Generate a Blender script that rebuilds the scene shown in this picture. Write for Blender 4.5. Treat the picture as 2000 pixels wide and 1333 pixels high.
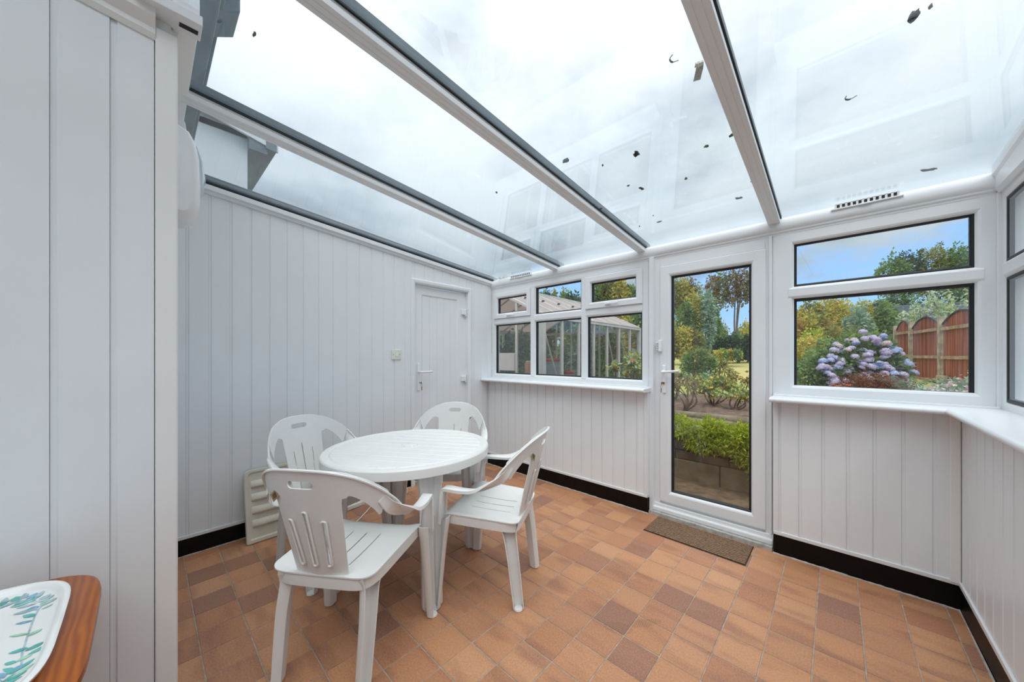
import bpy, bmesh, math, random
import numpy as np
from mathutils import Vector, Matrix
random.seed(7); rng = np.random.default_rng(11)
S = bpy.context.scene
for o in list(bpy.data.objects): bpy.data.objects.remove(o)
COL = S.collection
# ------------------------------------------------------------------ camera
CX, HY = 1031.0, 697.0
F = math.sqrt((1632 - CX) * (CX - 285)); TH = math.atan((1632 - CX) / F); H = 1.24
cam = bpy.data.cameras.new('camera'); cam.sensor_width = 36; cam.lens = F / 2000 * 36
cam.shift_x = (1000 - CX) / 2000; cam.shift_y = (HY - 666.5) / 2000
cam.clip_start = .02; cam.clip_end = 500
camo = bpy.data.objects.new('camera', cam); COL.objects.link(camo)
camo.location = (0, 0, H); camo.rotation_euler = (math.pi / 2, 0, TH); S.camera = camo
S.view_settings.view_transform = 'Standard'; S.view_settings.look = 'None'
S.view_settings.gamma = 1; S.view_settings.use_curve_mapping = False
S.view_settings.exposure = 0.62
S.cycles.transparent_max_bounces = 24
WV = (-math.sin(TH), math.cos(TH)); RV = (math.cos(TH), math.sin(TH))
def ray(u, v):
    k = (u - CX) / F
    return Vector((WV[0] + RV[0] * k, WV[1] + RV[1] * k, (HY - v) / F))
def at_depth(u, v, t): d = ray(u, v); return Vector((0, 0, H)) + d * t
def proj(x, y, z):
    c = x * RV[0] + y * RV[1]; f = x * WV[0] + y * WV[1]
    return (CX + F * c / f, HY - F * (z - H) / f, f)
# ------------------------------------------------------------------ node helpers
class NT:
    def __init__(s, tree): s.t = tree; tree.nodes.clear()
    def n(s, typ, **kw):
        nd = s.t.nodes.new(typ)
        for k, v in kw.items():
            if k.startswith('i_'):
                key = k[2:]; key = int(key) if key.isdigit() else key.replace('_', ' ')
                nd.inputs[key].default_value = v
            else: setattr(nd, k, v)
        return nd
    def l(s, a, b): s.t.links.new(a, b)
    def math(s, op, a, b=None, c=None, clamp=False):
        nd = s.t.nodes.new('ShaderNodeMath'); nd.operation = op; nd.use_clamp = clamp
        for i, v in enumerate((a, b, c)):
            if v is None: continue
            if hasattr(v, 'links'): s.l(v, nd.inputs[i])
            else: nd.inputs[i].default_value = v
        return nd.outputs[0]
    def ramp(s, fac, stops, interp='LINEAR'):
        nd = s.t.nodes.new('ShaderNodeValToRGB'); nd.color_ramp.interpolation = interp
        el = nd.color_ramp.elements
        while len(el) < len(stops): el.new(.5)
        for e, (p, c) in zip(el, stops): e.position = p; e.color = (*c, 1)
        s.l(fac, nd.inputs[0]); return nd.outputs[0]
    def mix(s, fac, a, b, blend='MIX'):
        nd = s.t.nodes.new('ShaderNodeMix'); nd.data_type = 'RGBA'; nd.blend_type = blend
        for i, v in ((0, fac), (6, a), (7, b)):
            if hasattr(v, 'links'): s.l(v, nd.inputs[i])
            elif i == 0: nd.inputs[0].default_value = v
            else: nd.inputs[i].default_value = (*v, 1)
        return nd.outputs[2]
# ------------------------------------------------------------------ sky: blue band with clouds low down, a broken bright cloud deck above
wd = bpy.data.worlds.new('sky'); S.world = wd; wd.use_nodes = True
W = NT(wd.node_tree)
tc = W.n('ShaderNodeTexCoord'); sp = W.n('ShaderNodeSeparateXYZ'); W.l(tc.outputs['Generated'], sp.inputs[0])
zc = W.math('MAXIMUM', sp.outputs[2], 0.0)
den = W.math('ADD', zc, .22)
cb = W.n('ShaderNodeCombineXYZ'); W.l(W.math('DIVIDE', sp.outputs[0], den), cb.inputs[0]); W.l(W.math('DIVIDE', sp.outputs[1], den), cb.inputs[1])
n1 = W.n('ShaderNodeTexNoise', i_Scale=1.5, i_Detail=6.0, i_Roughness=.55); W.l(cb.outputs[0], n1.inputs['Vector'])
n2 = W.n('ShaderNodeTexNoise', i_Scale=1.7, i_Detail=5.0, i_Roughness=.55)
mp = W.n('ShaderNodeMapping'); mp.inputs['Location'].default_value = (3.1, 1.7, 0); W.l(cb.outputs[0], mp.inputs[0]); W.l(mp.outputs[0], n2.inputs['Vector'])
blue = W.ramp(zc, [(0, (.52, .60, .66)), (.10, (.30, .52, .84)), (.4, (.23, .42, .76))])
cover = W.math('ADD', n1.outputs[0], W.math('MULTIPLY', W.math('SUBTRACT', zc, .215), 2.4))
cover = W.math('MULTIPLY', W.math('SUBTRACT', cover, .44), 8.0, clamp=True)
deck = W.ramp(n2.outputs[0], [(.33, (.60, .645, .70)), (.47, (.88, .91, .95)), (.60, (1.04, 1.05, 1.06))])
deck = W.mix(1.0, deck, W.ramp(zc, [(.2, (.37, .425, .465)), (.40, (.60, .65, .69)), (.68, (.90, .915, .935)), (1, (1.0, 1.005, 1.01))]), 'MULTIPLY')   # overcast: brightest overhead
skyc = W.mix(cover, blue, deck)
gnd = W.math('LESS_THAN', sp.outputs[2], -.002)
skyc = W.mix(gnd, skyc, (.16, .17, .11))
bg = W.n('ShaderNodeBackground', i_Strength=1.0); W.l(skyc, bg.inputs[0])
wo = W.n('ShaderNodeOutputWorld'); W.l(bg.outputs[0], wo.inputs[0])
# hazy sun, high, behind the thin cloud
sl = bpy.data.lights.new('sun', 'SUN'); sl.energy = 1.85; sl.angle = math.radians(70); sl.color = (1, .99, .97)
so = bpy.data.objects.new('sun', sl); COL.objects.link(so); so.rotation_euler = Vector((.16, -.34, .93)).to_track_quat('Z', 'Y').to_euler()
# ------------------------------------------------------------------ materials
MATS = {}
def pbr(name, col, rough=.5, var=.06, scale=8, bump=0, bscale=60, spec=.5, metal=0, col2=None, stretch=(1, 1, 1), coat=0):
    m = bpy.data.materials.new(name); m.use_nodes = True; t = NT(m.node_tree)
    out = t.n('ShaderNodeOutputMaterial'); b = t.n('ShaderNodeBsdfPrincipled'); t.l(b.outputs[0], out.inputs[0])
    b.inputs['Roughness'].default_value = rough; b.inputs['Metallic'].default_value = metal
    b.inputs['Specular IOR Level'].default_value = spec; b.inputs['Coat Weight'].default_value = coat
    tx = t.n('ShaderNodeTexCoord'); mpn = t.n('ShaderNodeMapping'); mpn.inputs['Scale'].default_value = stretch
    t.l(tx.outputs['Object'], mpn.inputs[0])
    ns = t.n('ShaderNodeTexNoise', i_Scale=scale, i_Detail=4.0); t.l(mpn.outputs[0], ns.inputs['Vector'])
    if col2 is None:
        c0 = tuple(max(0, c * (1 - var)) for c in col); c1 = tuple(min(1, c * (1 + var)) for c in col)
    else: c0, c1 = col, col2
    t.l(t.ramp(ns.outputs[0], [(.32, c0), (.68, c1)]), b.inputs['Base Color'])
    if bump:
        n2 = t.n('ShaderNodeTexNoise', i_Scale=bscale, i_Detail=3.0); t.l(mpn.outputs[0], n2.inputs['Vector'])
        bp = t.n('ShaderNodeBump', i_Strength=bump, i_Distance=.004); t.l(n2.outputs[0], bp.inputs['Height']); t.l(bp.outputs[0], b.inputs['Normal'])
    MATS[name] = m; return m
def leafmat(name, cols, rough=.55, trans=.35):
    m = bpy.data.materials.new(name); m.use_nodes = True; t = NT(m.node_tree)
    out = t.n('ShaderNodeOutputMaterial'); b = t.n('ShaderNodeBsdfPrincipled', i_Roughness=rough); tr = t.n('ShaderNodeBsdfTranslucent')
    b.inputs['Specular IOR Level'].default_value = .3
    g = t.n('ShaderNodeNewGeometry')
    c = t.ramp(g.outputs['Random Per Island'], [(i / (len(cols) - 1), k) for i, k in enumerate(cols)])
    t.l(c, b.inputs['Base Color']); t.l(c, tr.inputs[0])
    mx = t.n('ShaderNodeMixShader', i_0=trans); t.l(b.outputs[0], mx.inputs[1]); t.l(tr.outputs[0], mx.inputs[2]); t.l(mx.outputs[0], out.inputs[0])
    MATS[name] = m; return m
def glassmat(name, tint, f0=.045, dirt=0.0):
    m = bpy.data.materials.new(name); m.use_nodes = True; t = NT(m.node_tree)
    out = t.n('ShaderNodeOutputMaterial'); tr = t.n('ShaderNodeBsdfTransparent'); gl = t.n('ShaderNodeBsdfGlossy', i_Roughness=0.0)
    tr.inputs[0].default_value = (*tint, 1); gl.inputs[0].default_value = (.95, .97, 1, 1)
    lw = t.n('ShaderNodeLayerWeight', i_Blend=.5)
    p = t.math('POWER', lw.outputs['Facing'], 5.0); fac = t.math('ADD', t.math('MULTIPLY', p, 1 - f0), f0, clamp=True)
    mx = t.n('ShaderNodeMixShader'); t.l(fac, mx.inputs[0]); t.l(tr.outputs[0], mx.inputs[1]); t.l(gl.outputs[0], mx.inputs[2])
    last = mx.outputs[0]
    if dirt:
        tx = t.n('ShaderNodeTexCoord'); ns = t.n('ShaderNodeTexNoise', i_Scale=3.0, i_Detail=8.0, i_Roughness=.7); t.l(tx.outputs['Object'], ns.inputs['Vector'])
        df = t.n('ShaderNodeBsdfTranslucent'); df.inputs[0].default_value = (.75, .78, .8, 1)
        mx2 = t.n('ShaderNodeMixShader'); t.l(t.math('MULTIPLY', t.math('SUBTRACT', ns.outputs[0], .35), dirt, clamp=True), mx2.inputs[0])
        t.l(last, mx2.inputs[1]); t.l(df.outputs[0], mx2.inputs[2]); last = mx2.outputs[0]
    t.l(last, out.inputs[0]); MATS[name] = m; return m
pbr('clad', (.81, .835, .855), .38, .02, 3, .05, 90)
pbr('upvc', (.78, .80, .82), .28, .015, 3)
pbr('upvc_warm', (.85, .845, .83), .35, .02, 3)
pbr('door_pvc', (.82, .84, .86), .35, .015, 3)
pbr('resin', (.79, .79, .775), .32, .02, 6, .04, 120)
pbr('black_skirt', (.004, .0035, .0035), .4, .3, 20, .1, 60, spec=.18)
pbr('gasket', (.006, .007, .009), .5, .2, 30)
pbr('alu_cap', (.10, .13, .145), .45, .15, 6)
pbr('grout', (.40, .32, .26), .9, .2, 30, .3, 200)
pbr('cement', (.42, .41, .38), .9, .25, 30, .3, 120)
pbr('mat_fibre', (.25, .15, .09), .95, .35, 90, .6, 260); pbr('mat_back', (.045, .025, .014), .95, .3, 70)
pbr('cream_enamel', (.66, .63, .53), .4, .05, 6, .05, 60)
pbr('hinge_white', (.84, .85, .86), .3, .02, 10)
pbr('brass', (.42, .30, .11), .35, .2, 60, metal=.9)
pbr('steel', (.35, .35, .36), .3, .2, 60, metal=.9)
pbr('dark_hole', (.015, .015, .015), .7, .2, 30)
pbr('gold_label', (.30, .22, .09), .35, .3, 60)
pbr('brown_label', (.10, .06, .03), .5, .4, 60)
pbr('lens', (.62, .72, .80), .15, .03, 5)
pbr('debris', (.035, .035, .032), .9, .5, 60, .6, 120)
pbr('clip_metal', (.52, .50, .42), .6, .45, 150, .3, 200)
pbr('moss', (.42, .45, .36), .95, .35, 120, .6, 300)
pbr('vent_white', (.80, .81, .82), .35, .03, 10)
pbr('vent_dark', (.05, .055, .06), .6, .2, 10)
pbr('tray_white', (.84, .85, .83), .22, .02, 6, coat=.4)
pbr('tray_cream', (.78, .78, .70), .25, .03, 6)
for nm, c in (('print_teal', (.10, .42, .38)), ('print_blue', (.20, .40, .58)), ('print_pale', (.33, .58, .44)), ('print_grey', (.36, .50, .55)), ('print_yellow', (.80, .62, .08)), ('print_deep', (.12, .28, .62))):
    pbr(nm, c, .3, .25, 60)
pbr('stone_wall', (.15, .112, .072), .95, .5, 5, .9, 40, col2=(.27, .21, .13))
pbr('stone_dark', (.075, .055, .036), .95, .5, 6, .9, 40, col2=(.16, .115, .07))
pbr('patio', (.09, .062, .036), .95, .5, 14, 1, 60, col2=(.20, .14, .08))
pbr('soil', (.09, .058, .042), 1, .5, 9, 1, 50, col2=(.20, .132, .095))
pbr('kerb', (.14, .115, .075), .95, .5, 12, .7, 60, col2=(.26, .21, .14))
pbr('lawn', (.30, .33, .075), 1, .3, .5, .8, 40, col2=(.52, .42, .16))
pbr('earth_path', (.20, .19, .12), 1, .4, 2, .6, 30)
pbr('bark', (.13, .095, .065), .95, .4, 14, .8, 40, stretch=(1, 1, .2))
pbr('twig', (.17, .12, .08), .95, .4, 30)
pbr('fence_red', (.20, .048, .024), .75, .5, 3, .5, 30, col2=(.42, .13, .07), stretch=(3, 3, .25))
pbr('fence_rail', (.40, .27, .17), .85, .4, 8, .4, 30)
pbr('fence_post', (.42, .34, .25), .9, .35, 7, .4, 40)
pbr('alu_frame', (.58, .55, .52), .5, .08, 6)
pbr('gh_panel', (.60, .54, .51), .6, .06, 6)
leafmat('gh_roof', [(.60, .53, .49), (.66, .58, .54), (.70, .62, .57)], .55, .55)
pbr('render_white', (.74, .76, .79), .8, .03, 2, .1, 60)
pbr('lead_blue', (.16, .20, .235), .6, .25, 4, .2, 20)
pbr('roof_tile', (.25, .18, .16), .9, .3, 10, .5, 40)
pbr('slate_dark', (.045, .055, .07), .7, .3, 6, .3, 30)
pbr('terracotta', (.62, .33, .24), .7, .15, 10)
pbr('red_plastic', (.42, .05, .06), .45, .2, 10)
pbr('grey_plastic', (.35, .40, .44), .5, .1, 10)
pbr('petal_peach', (.85, .40, .25), .6, .25, 60)
pbr('petal_orange', (.80, .16, .02), .6, .2, 60)
pbr('cable', (.80, .79, .75), .4, .05, 20)
leafmat('leaf_lime', [(.22, .30, .02), (.42, .50, .035), (.60, .64, .08), (.30, .40, .03)])
leafmat('leaf_olive', [(0.135, 0.162, 0.047), (0.270, 0.284, 0.068), (0.405, 0.365, 0.095), (0.176, 0.230, 0.068)])
leafmat('leaf_green', [(0.095, 0.162, 0.047), (0.189, 0.297, 0.081), (0.297, 0.405, 0.121), (0.135, 0.230, 0.081)])
leafmat('leaf_dark', [(0.034, 0.068, 0.034), (0.068, 0.121, 0.054), (0.121, 0.189, 0.081)])
leafmat('leaf_yellow', [(0.297, 0.324, 0.061), (0.540, 0.513, 0.095), (0.743, 0.540, 0.121), (0.405, 0.459, 0.095)])
leafmat('leaf_gold', [(.42, .28, .06), (.60, .40, .09), (.34, .26, .06)])
leafmat('leaf_autumn', [(0.270, 0.162, 0.068), (0.405, 0.230, 0.095), (0.243, 0.243, 0.081), (0.162, 0.135, 0.068)])
leafmat('leaf_silver', [(0.405, 0.513, 0.324), (0.608, 0.675, 0.459), (0.297, 0.432, 0.243), (0.743, 0.756, 0.513)])
leafmat('leaf_grey', [(0.270, 0.378, 0.270), (0.432, 0.567, 0.432), (0.216, 0.324, 0.216)])
leafmat('leaf_rust', [(.10, .030, .012), (.22, .065, .018), (.34, .11, .03), (.16, .05, .02)])
leafmat('leaf_fern', [(.08, .15, .07), (.16, .25, .12), (.26, .36, .20)])
leafmat('leaf_dead', [(.40, .27, .16), (.55, .38, .24), (.30, .18, .10)])
leafmat('petal_lilac', [(.48, .44, .66), (.64, .56, .74), (.72, .58, .68), (.55, .56, .80)], .6, .25)
leafmat('petal_blue', [(.36, .44, .70), (.48, .55, .78), (.58, .62, .82)], .6, .25)
leafmat('petal_blush', [(.70, .48, .44), (.82, .66, .60), (.60, .52, .56)], .6, .25)
glassmat('glass', (.93, .95, .955)); glassmat('roof_glass', (.925, .95, .955), .055, .06); glassmat('gh_glass', (.93, .94, .92), .03, .07)
# pine, warm varnish with grain
def pine():
    m = pbr('pine', (.30, .085, .016), .3, spec=.3, coat=.12); t = m.node_tree; b = next(n for n in t.nodes if n.type == 'BSDF_PRINCIPLED')
    h = NT.__new__(NT); h.t = t
    tx = h.n('ShaderNodeTexCoord'); mpn = h.n('ShaderNodeMapping'); mpn.inputs['Scale'].default_value = (1.2, 7, 7); h.l(tx.outputs['Object'], mpn.inputs[0])
    wv = h.n('ShaderNodeTexWave', i_Scale=3.4, i_Distortion=7.0, i_Detail=3.0); wv.bands_direction = 'Y'; h.l(mpn.outputs[0], wv.inputs['Vector'])
    ns = h.n('ShaderNodeTexNoise', i_Scale=5.0); h.l(tx.outputs['Object'], ns.inputs['Vector'])
    c = h.mix(h.math('MULTIPLY', wv.outputs[0], .8), (.40, .105, .007), (.24, .05, .004))
    c = h.mix(h.ramp(ns.outputs[0], [(.55, (0, 0, 0)), (.75, (.5, .5, .5))]), c, (.14, .025, .006))
    h.l(c, b.inputs['Base Color'])
pine()
# quarry tiles: every tile has its own tone, taken from where it lies
TP = .158; TX0, TY0 = -1.0165, 1.418
def tilemat():
    m = bpy.data.materials.new('quarry'); m.use_nodes = True; t = NT(m.node_tree)
    out = t.n('ShaderNodeOutputMaterial'); b = t.n('ShaderNodeBsdfPrincipled'); t.l(b.outputs[0], out.inputs[0])
    g = t.n('ShaderNodeNewGeometry'); s = t.n('ShaderNodeSeparateXYZ'); t.l(g.outputs['Position'], s.inputs[0])
    ux = t.math('DIVIDE', t.math('SUBTRACT', s.outputs[0], TX0), TP); uy = t.math('DIVIDE', t.math('SUBTRACT', s.outputs[1], TY0), TP)
    c = t.n('ShaderNodeCombineXYZ'); t.l(t.math('FLOOR', ux), c.inputs[0]); t.l(t.math('FLOOR', uy), c.inputs[1])
    wn = t.n('ShaderNodeTexWhiteNoise'); wn.noise_dimensions = '2D'; t.l(c.outputs[0], wn.inputs['Vector'])
    base = t.ramp(wn.outputs['Value'], [(0, (.40, .165, .085)), (.18, (.54, .25, .122)), (.40, (.61, .30, .148)), (.56, (.43, .19, .10)), (.72, (.64, .34, .178)), (.84, (.50, .225, .11)), (.92, (.34, .16, .105)), (1, (.27, .13, .098))])
    off = t.n('ShaderNodeVectorMath', operation='MULTIPLY_ADD'); t.l(wn.outputs['Color'], off.inputs[0]); off.inputs[1].default_value = (9, 9, 9); t.l(g.outputs['Position'], off.inputs[2])
    mpn = t.n('ShaderNodeMapping'); mpn.inputs['Scale'].default_value = (2.2, 8, 1); t.l(off.outputs[0], mpn.inputs[0])
    fl = t.n('ShaderNodeTexNoise', i_Scale=1.3, i_Detail=2.0); t.l(mpn.outputs[0], fl.inputs['Vector'])
    flash = t.ramp(fl.outputs[0], [(.50, (0, 0, 0)), (.70, (.75, .75, .75))])
    c1 = t.mix(flash, base, (.27, .115, .075))
    fy = t.math('FRACT', uy); ed = t.math('MULTIPLY', t.math('POWER', t.math('ABSOLUTE', t.math('SUBTRACT', fy, .5)), 5.0), 11.0, clamp=True)
    c1 = t.mix(t.math('MULTIPLY', ed, t.math('MULTIPLY', wn.outputs['Value'], 1.6, clamp=True)), c1, (.22, .10, .068))
    gr = t.n('ShaderNodeTexNoise', i_Scale=140.0, i_Detail=3.0); t.l(g.outputs['Position'], gr.inputs['Vector'])
    c1 = t.mix(.28, c1, t.ramp(gr.outputs[0], [(.3, (.22, .10, .06)), (.7, (.66, .37, .215))]))
    # two dried boot prints
    prev = c1
    for (px, py, rx, ry, a) in ((-.74, 1.44, .065, .035, .5), (-.66, 1.55, .085, .022, .9), (-.50, 1.77, .06, .028, .25)):
        dx = t.math('SUBTRACT', s.outputs[0], px); dy = t.math('SUBTRACT', s.outputs[1], py)
        e1 = t.math('ADD', t.math('MULTIPLY', dx, math.cos(a)), t.math('MULTIPLY', dy, math.sin(a)))
        e2 = t.math('SUBTRACT', t.math('MULTIPLY', dy, math.cos(a)), t.math('MULTIPLY', dx, math.sin(a)))
        r2 = t.math('ADD', t.math('POWER', t.math('DIVIDE', e1, rx), 2.0), t.math('POWER', t.math('DIVIDE', e2, ry), 2.0))
        ins = t.math('LESS_THAN', r2, 1.0)
        k1 = t.math('GREATER_THAN', t.math('SINE', t.math('MULTIPLY', t.math('ADD', e1, e2), 520.0)), .45)
        k2 = t.math('GREATER_THAN', t.math('SINE', t.math('MULTIPLY', t.math('SUBTRACT', e1, e2), 520.0)), .45)
        prev = t.mix(t.math('MULTIPLY', t.math('MULTIPLY', ins, t.math('MAXIMUM', k1, k2)), .45), prev, (.20, .10, .045))
    t.l(prev, b.inputs['Base Color'])
    rr = t.n('ShaderNodeTexNoise', i_Scale=6.0, i_Detail=3.0); t.l(g.outputs['Position'], rr.inputs['Vector'])
    t.l(t.math('ADD', t.math('MULTIPLY', rr.outputs[0], .18), .35), b.inputs['Roughness']); b.inputs['Specular IOR Level'].default_value = .4
    bp = t.n('ShaderNodeBump', i_Strength=.12, i_Distance=.002); t.l(gr.outputs[0], bp.inputs['Height']); t.l(bp.outputs[0], b.inputs['Normal'])
    MATS['quarry'] = m
tilemat()
# ------------------------------------------------------------------ object helpers
def tag(o, label=None, cat=None, group=None, kind=None):
    if label: o['label'] = label
    if cat: o['category'] = cat
    if group: o['group'] = group
    if kind: o['kind'] = kind
    return o
def link(name, data, parent=None):
    o = bpy.data.objects.new(name, data); COL.objects.link(o)
    if parent is not None: o.parent = parent
    return o
def empty(name, loc=(0, 0, 0), rz=0):
    o = link(name, None); o.location = loc; o.rotation_euler = (0, 0, rz); o.empty_display_size = .1; return o
def copy_tree(o, parent=None):
    c = o.copy(); COL.objects.link(c)
    if parent is not None: c.parent = parent
    for ch in list(o.children): copy_tree(ch, c)
    return c
class MB:
    def __init__(s): s.v = []; s.f = []; s.m = []; s.mi = 0
    def add(s, vs, fs):
        b = len(s.v); s.v += [tuple(v) for v in vs]; s.f += [tuple(b + i for i in f) for f in fs]; s.m += [s.mi] * len(fs); return s
    def box(s, x0, x1, y0, y1, z0, z1, M=None):
        vs = [Vector((x, y, z)) for z in (z0, z1) for y in (y0, y1) for x in (x0, x1)]
        if M is not None: vs = [M @ v for v in vs]
        return s.add(vs, [(0, 2, 3, 1), (4, 5, 7, 6), (0, 1, 5, 4), (2, 6, 7, 3), (0, 4, 6, 2), (1, 3, 7, 5)])
    def loft(s, rings, closed=True, caps=True):
        n = len(rings[0]); vs = [p for r in rings for p in r]; fs = []
        for i in range(len(rings) - 1):
            for j in range(n if closed else n - 1):
                k = (j + 1) % n; fs.append((i * n + j, i * n + k, (i + 1) * n + k, (i + 1) * n + j))
        if caps: fs += [tuple(range(n - 1, -1, -1)), tuple((len(rings) - 1) * n + j for j in range(n))]
        return s.add(vs, fs)
    def prism(s, poly, z0, z1, M=None):
        r = [[Vector((x, y, z)) for x, y in poly] for z in (z0, z1)]
        if M is not None: r = [[M @ p for p in q] for q in r]
        return s.loft(r)
    def tube(s, pts, rad, n=8):
        pts = [Vector(p) for p in pts]; rs = rad if isinstance(rad, (list, tuple)) else [rad] * len(pts); rings = []
        for i, p in enumerate(pts):
            d = (pts[min(i + 1, len(pts) - 1)] - pts[max(i - 1, 0)]).normalized()
            a = d.orthogonal().normalized() if i == 0 else (pa - d * pa.dot(d)).normalized()
            pa = a; b = d.cross(a)
            rings.append([p + (a * math.cos(2 * math.pi * k / n) + b * math.sin(2 * math.pi * k / n)) * rs[i] for k in range(n)])
        return s.loft(rings)
    def lathe(s, prof, n=20, c=(0, 0, 0)):
        return s.loft([[(c[0] + r * math.cos(2 * math.pi * k / n), c[1] + r * math.sin(2 * math.pi * k / n), c[2] + z) for k in range(n)] for r, z in prof])
    def mesh(s, name, mats, bevel=0, smooth=False, seg=2, solid=0, angle=None):
        me = bpy.data.meshes.new(name); me.from_pydata(s.v, [], s.f)
        for m in (mats if isinstance(mats, (list, tuple)) else [mats]): me.materials.append(MATS[m])
        me.polygons.foreach_set('material_index', s.m)
        bm = bmesh.new(); bm.from_mesh(me)
        if bevel or solid: bmesh.ops.remove_doubles(bm, verts=bm.verts, dist=1e-6)
        if solid:
            bmesh.ops.recalc_face_normals(bm, faces=bm.faces); bmesh.ops.solidify(bm, geom=bm.faces[:], thickness=solid)
        if bevel:
            es = [e for e in bm.edges if len(e.link_faces) == 2 and e.calc_face_angle(0) > math.radians(35)]
            bmesh.ops.bevel(bm, geom=es, offset=bevel, segments=seg, affect='EDGES', profile=.5, clamp_overlap=True)
        bmesh.ops.recalc_face_normals(bm, faces=bm.faces); bm.to_mesh(me); bm.free()
        if smooth:
            me.polygons.foreach_set('use_smooth', [True] * len(me.polygons))
            if hasattr(me, 'set_sharp_from_angle'): me.set_sharp_from_angle(angle=angle or math.radians(42))
        me.update(); return me
    def build(s, name, mats, parent=None, **kw): return link(name, s.mesh(name, mats, **kw), parent)
def bx(name, mat, parent, x0, x1, y0, y1, z0, z1, bevel=0, M=None, **kw):
    return MB().box(x0, x1, y0, y1, z0, z1, M).build(name, mat, parent, bevel=bevel, **kw)
def sm(a, b, x): t = min(1, max(0, (x - a) / (b - a))); return t * t * (3 - 2 * t)
def cat_rom(P, n):
    P = [Vector(p) for p in P]; Q = [P[0] * 2 - P[1]] + P + [P[-1] * 2 - P[-2]]; out = []
    for i in range(1, len(Q) - 2):
        for k in range(n):
            t = k / n; a, b, c, d = Q[i - 1:i + 3]
            out.append(.5 * (2 * b + (c - a) * t + (2 * a - 5 * b + 4 * c - d) * t * t + (3 * b - a - 3 * c + d) * t ** 3))
    return out + [P[-1]]
def implicit_patch(f, u0, u1, v0, v1, h, fmap):
    nu = int((u1 - u0) / h) + 1; nv = int((v1 - v0) / h) + 1
    U = np.linspace(u0, u1, nu); V = np.linspace(v0, v1, nv); G = f(U[:, None], V[None, :]) + 1e-9
    vs = []; idx = {}; mb = MB()
    def vid(key, p):
        if key not in idx: idx[key] = len(vs); vs.append(p)
        return idx[key]
    fs = []
    for i in range(nu - 1):
        for j in range(nv - 1):
            cs = [(i, j), (i + 1, j), (i + 1, j + 1), (i, j + 1)]
            g = [G[a] for a in cs]
            if min(g) > 0: continue
            poly = []
            for k in range(4):
                a, b = cs[k], cs[(k + 1) % 4]; ga, gb = g[k], g[(k + 1) % 4]
                if ga <= 0: poly.append(vid(a, fmap(U[a[0]], V[a[1]])))
                if (ga <= 0) != (gb <= 0):
                    t = min(.97, max(.03, ga / (ga - gb)))
                    poly.append(vid((min(a, b), max(a, b)), fmap(U[a[0]] + (U[b[0]] - U[a[0]]) * t, V[a[1]] + (V[b[1]] - V[a[1]]) * t)))
            if len(poly) >= 3: fs.append(tuple(poly))
    return mb.add(vs, fs)
# ================================================================== the room
XL, XR, D, YF, XP, YH, XF = -3.008, .455, 2.654, 2.714, -1.6, .067, .585
YB = -1.45                                   # wall behind the camera
def zb(y): return 2.09 + .092 * (2.714 - y)   # underside of the rafters
def zg(y): return zb(y) + .042                # roof glass
def struct(o, label, cat): return tag(o, label, cat, kind='structure')
# ---- floor with its tiles
fl = struct(bx('floor', 'grout', None, XL - .1, XR + .25, YB - .1, 2.80, -.06, -.0025), 'orange brown quarry tile floor with pale joints', 'floor')
def tile_mesh(w, d):
    return MB().box(-w / 2, w / 2, -d / 2, d / 2, -.012, 0).mesh('tile', 'quarry', bevel=.0022, seg=2)
tiles = []; tm = {}
for i in range(-20, 14):
    for j in range(-22, 12):
        x0, x1, y0, y1 = TX0 + i * TP, TX0 + (i + 1) * TP, TY0 + j * TP, TY0 + (j + 1) * TP
        ymax = 2.70 if (x0 + x1) / 2 > -1.09 and (x0 + x1) / 2 < -.31 else D + .004
        x0, x1, y0, y1 = max(x0, XL), min(x1, XR), max(y0, YH if (x0 + x1) / 2 < XP else YB), min(y1, ymax)
        if x1 - x0 < .02 or y1 - y0 < .012: continue
        cx, cy = (x0 + x1) / 2, (y0 + y1) / 2; u, v, f = proj(cx, cy, 0); area = 0
        if f > .3 and 300 < u < 2060 and v < 1390:
            q = [proj(a, b, 0) for a, b in ((x0, y0), (x1, y0), (x1, y1), (x0, y1))]
            if all(p[2] > .2 for p in q): area = abs(sum(q[k][0] * q[(k + 1) % 4][1] - q[(k + 1) % 4][0] * q[k][1] for k in range(4))) / 2
        tiles.append((area, x0, x1, y0, y1))
tiles.sort(reverse=True); rest = MB()
for k, (a, x0, x1, y0, y1) in enumerate(tiles):
    g = .0042; w, d = x1 - x0 - g, y1 - y0 - g
    if k < 298 and a > 20:
        key = (round(w, 3), round(d, 3))
        if key not in tm: tm[key] = tile_mesh(w, d)
        o = link('tile', tm[key], fl); o.location = ((x0 + x1) / 2 + random.uniform(-.0008, .0008), (y0 + y1) / 2 + random.uniform(-.0008, .0008), random.uniform(-.0006, .0003))
        o.rotation_euler = (random.uniform(-.002, .002), random.uniform(-.002, .002), random.uniform(-.004, .004))
    else: rest.box((x0 + x1 - w) / 2, (x0 + x1 + w) / 2, (y0 + y1 - d) / 2, (y0 + y1 + d) / 2, -.012, random.uniform(-.0006, .0003))
tag(rest.build('tiles', 'quarry', fl), kind='stuff')
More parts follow.
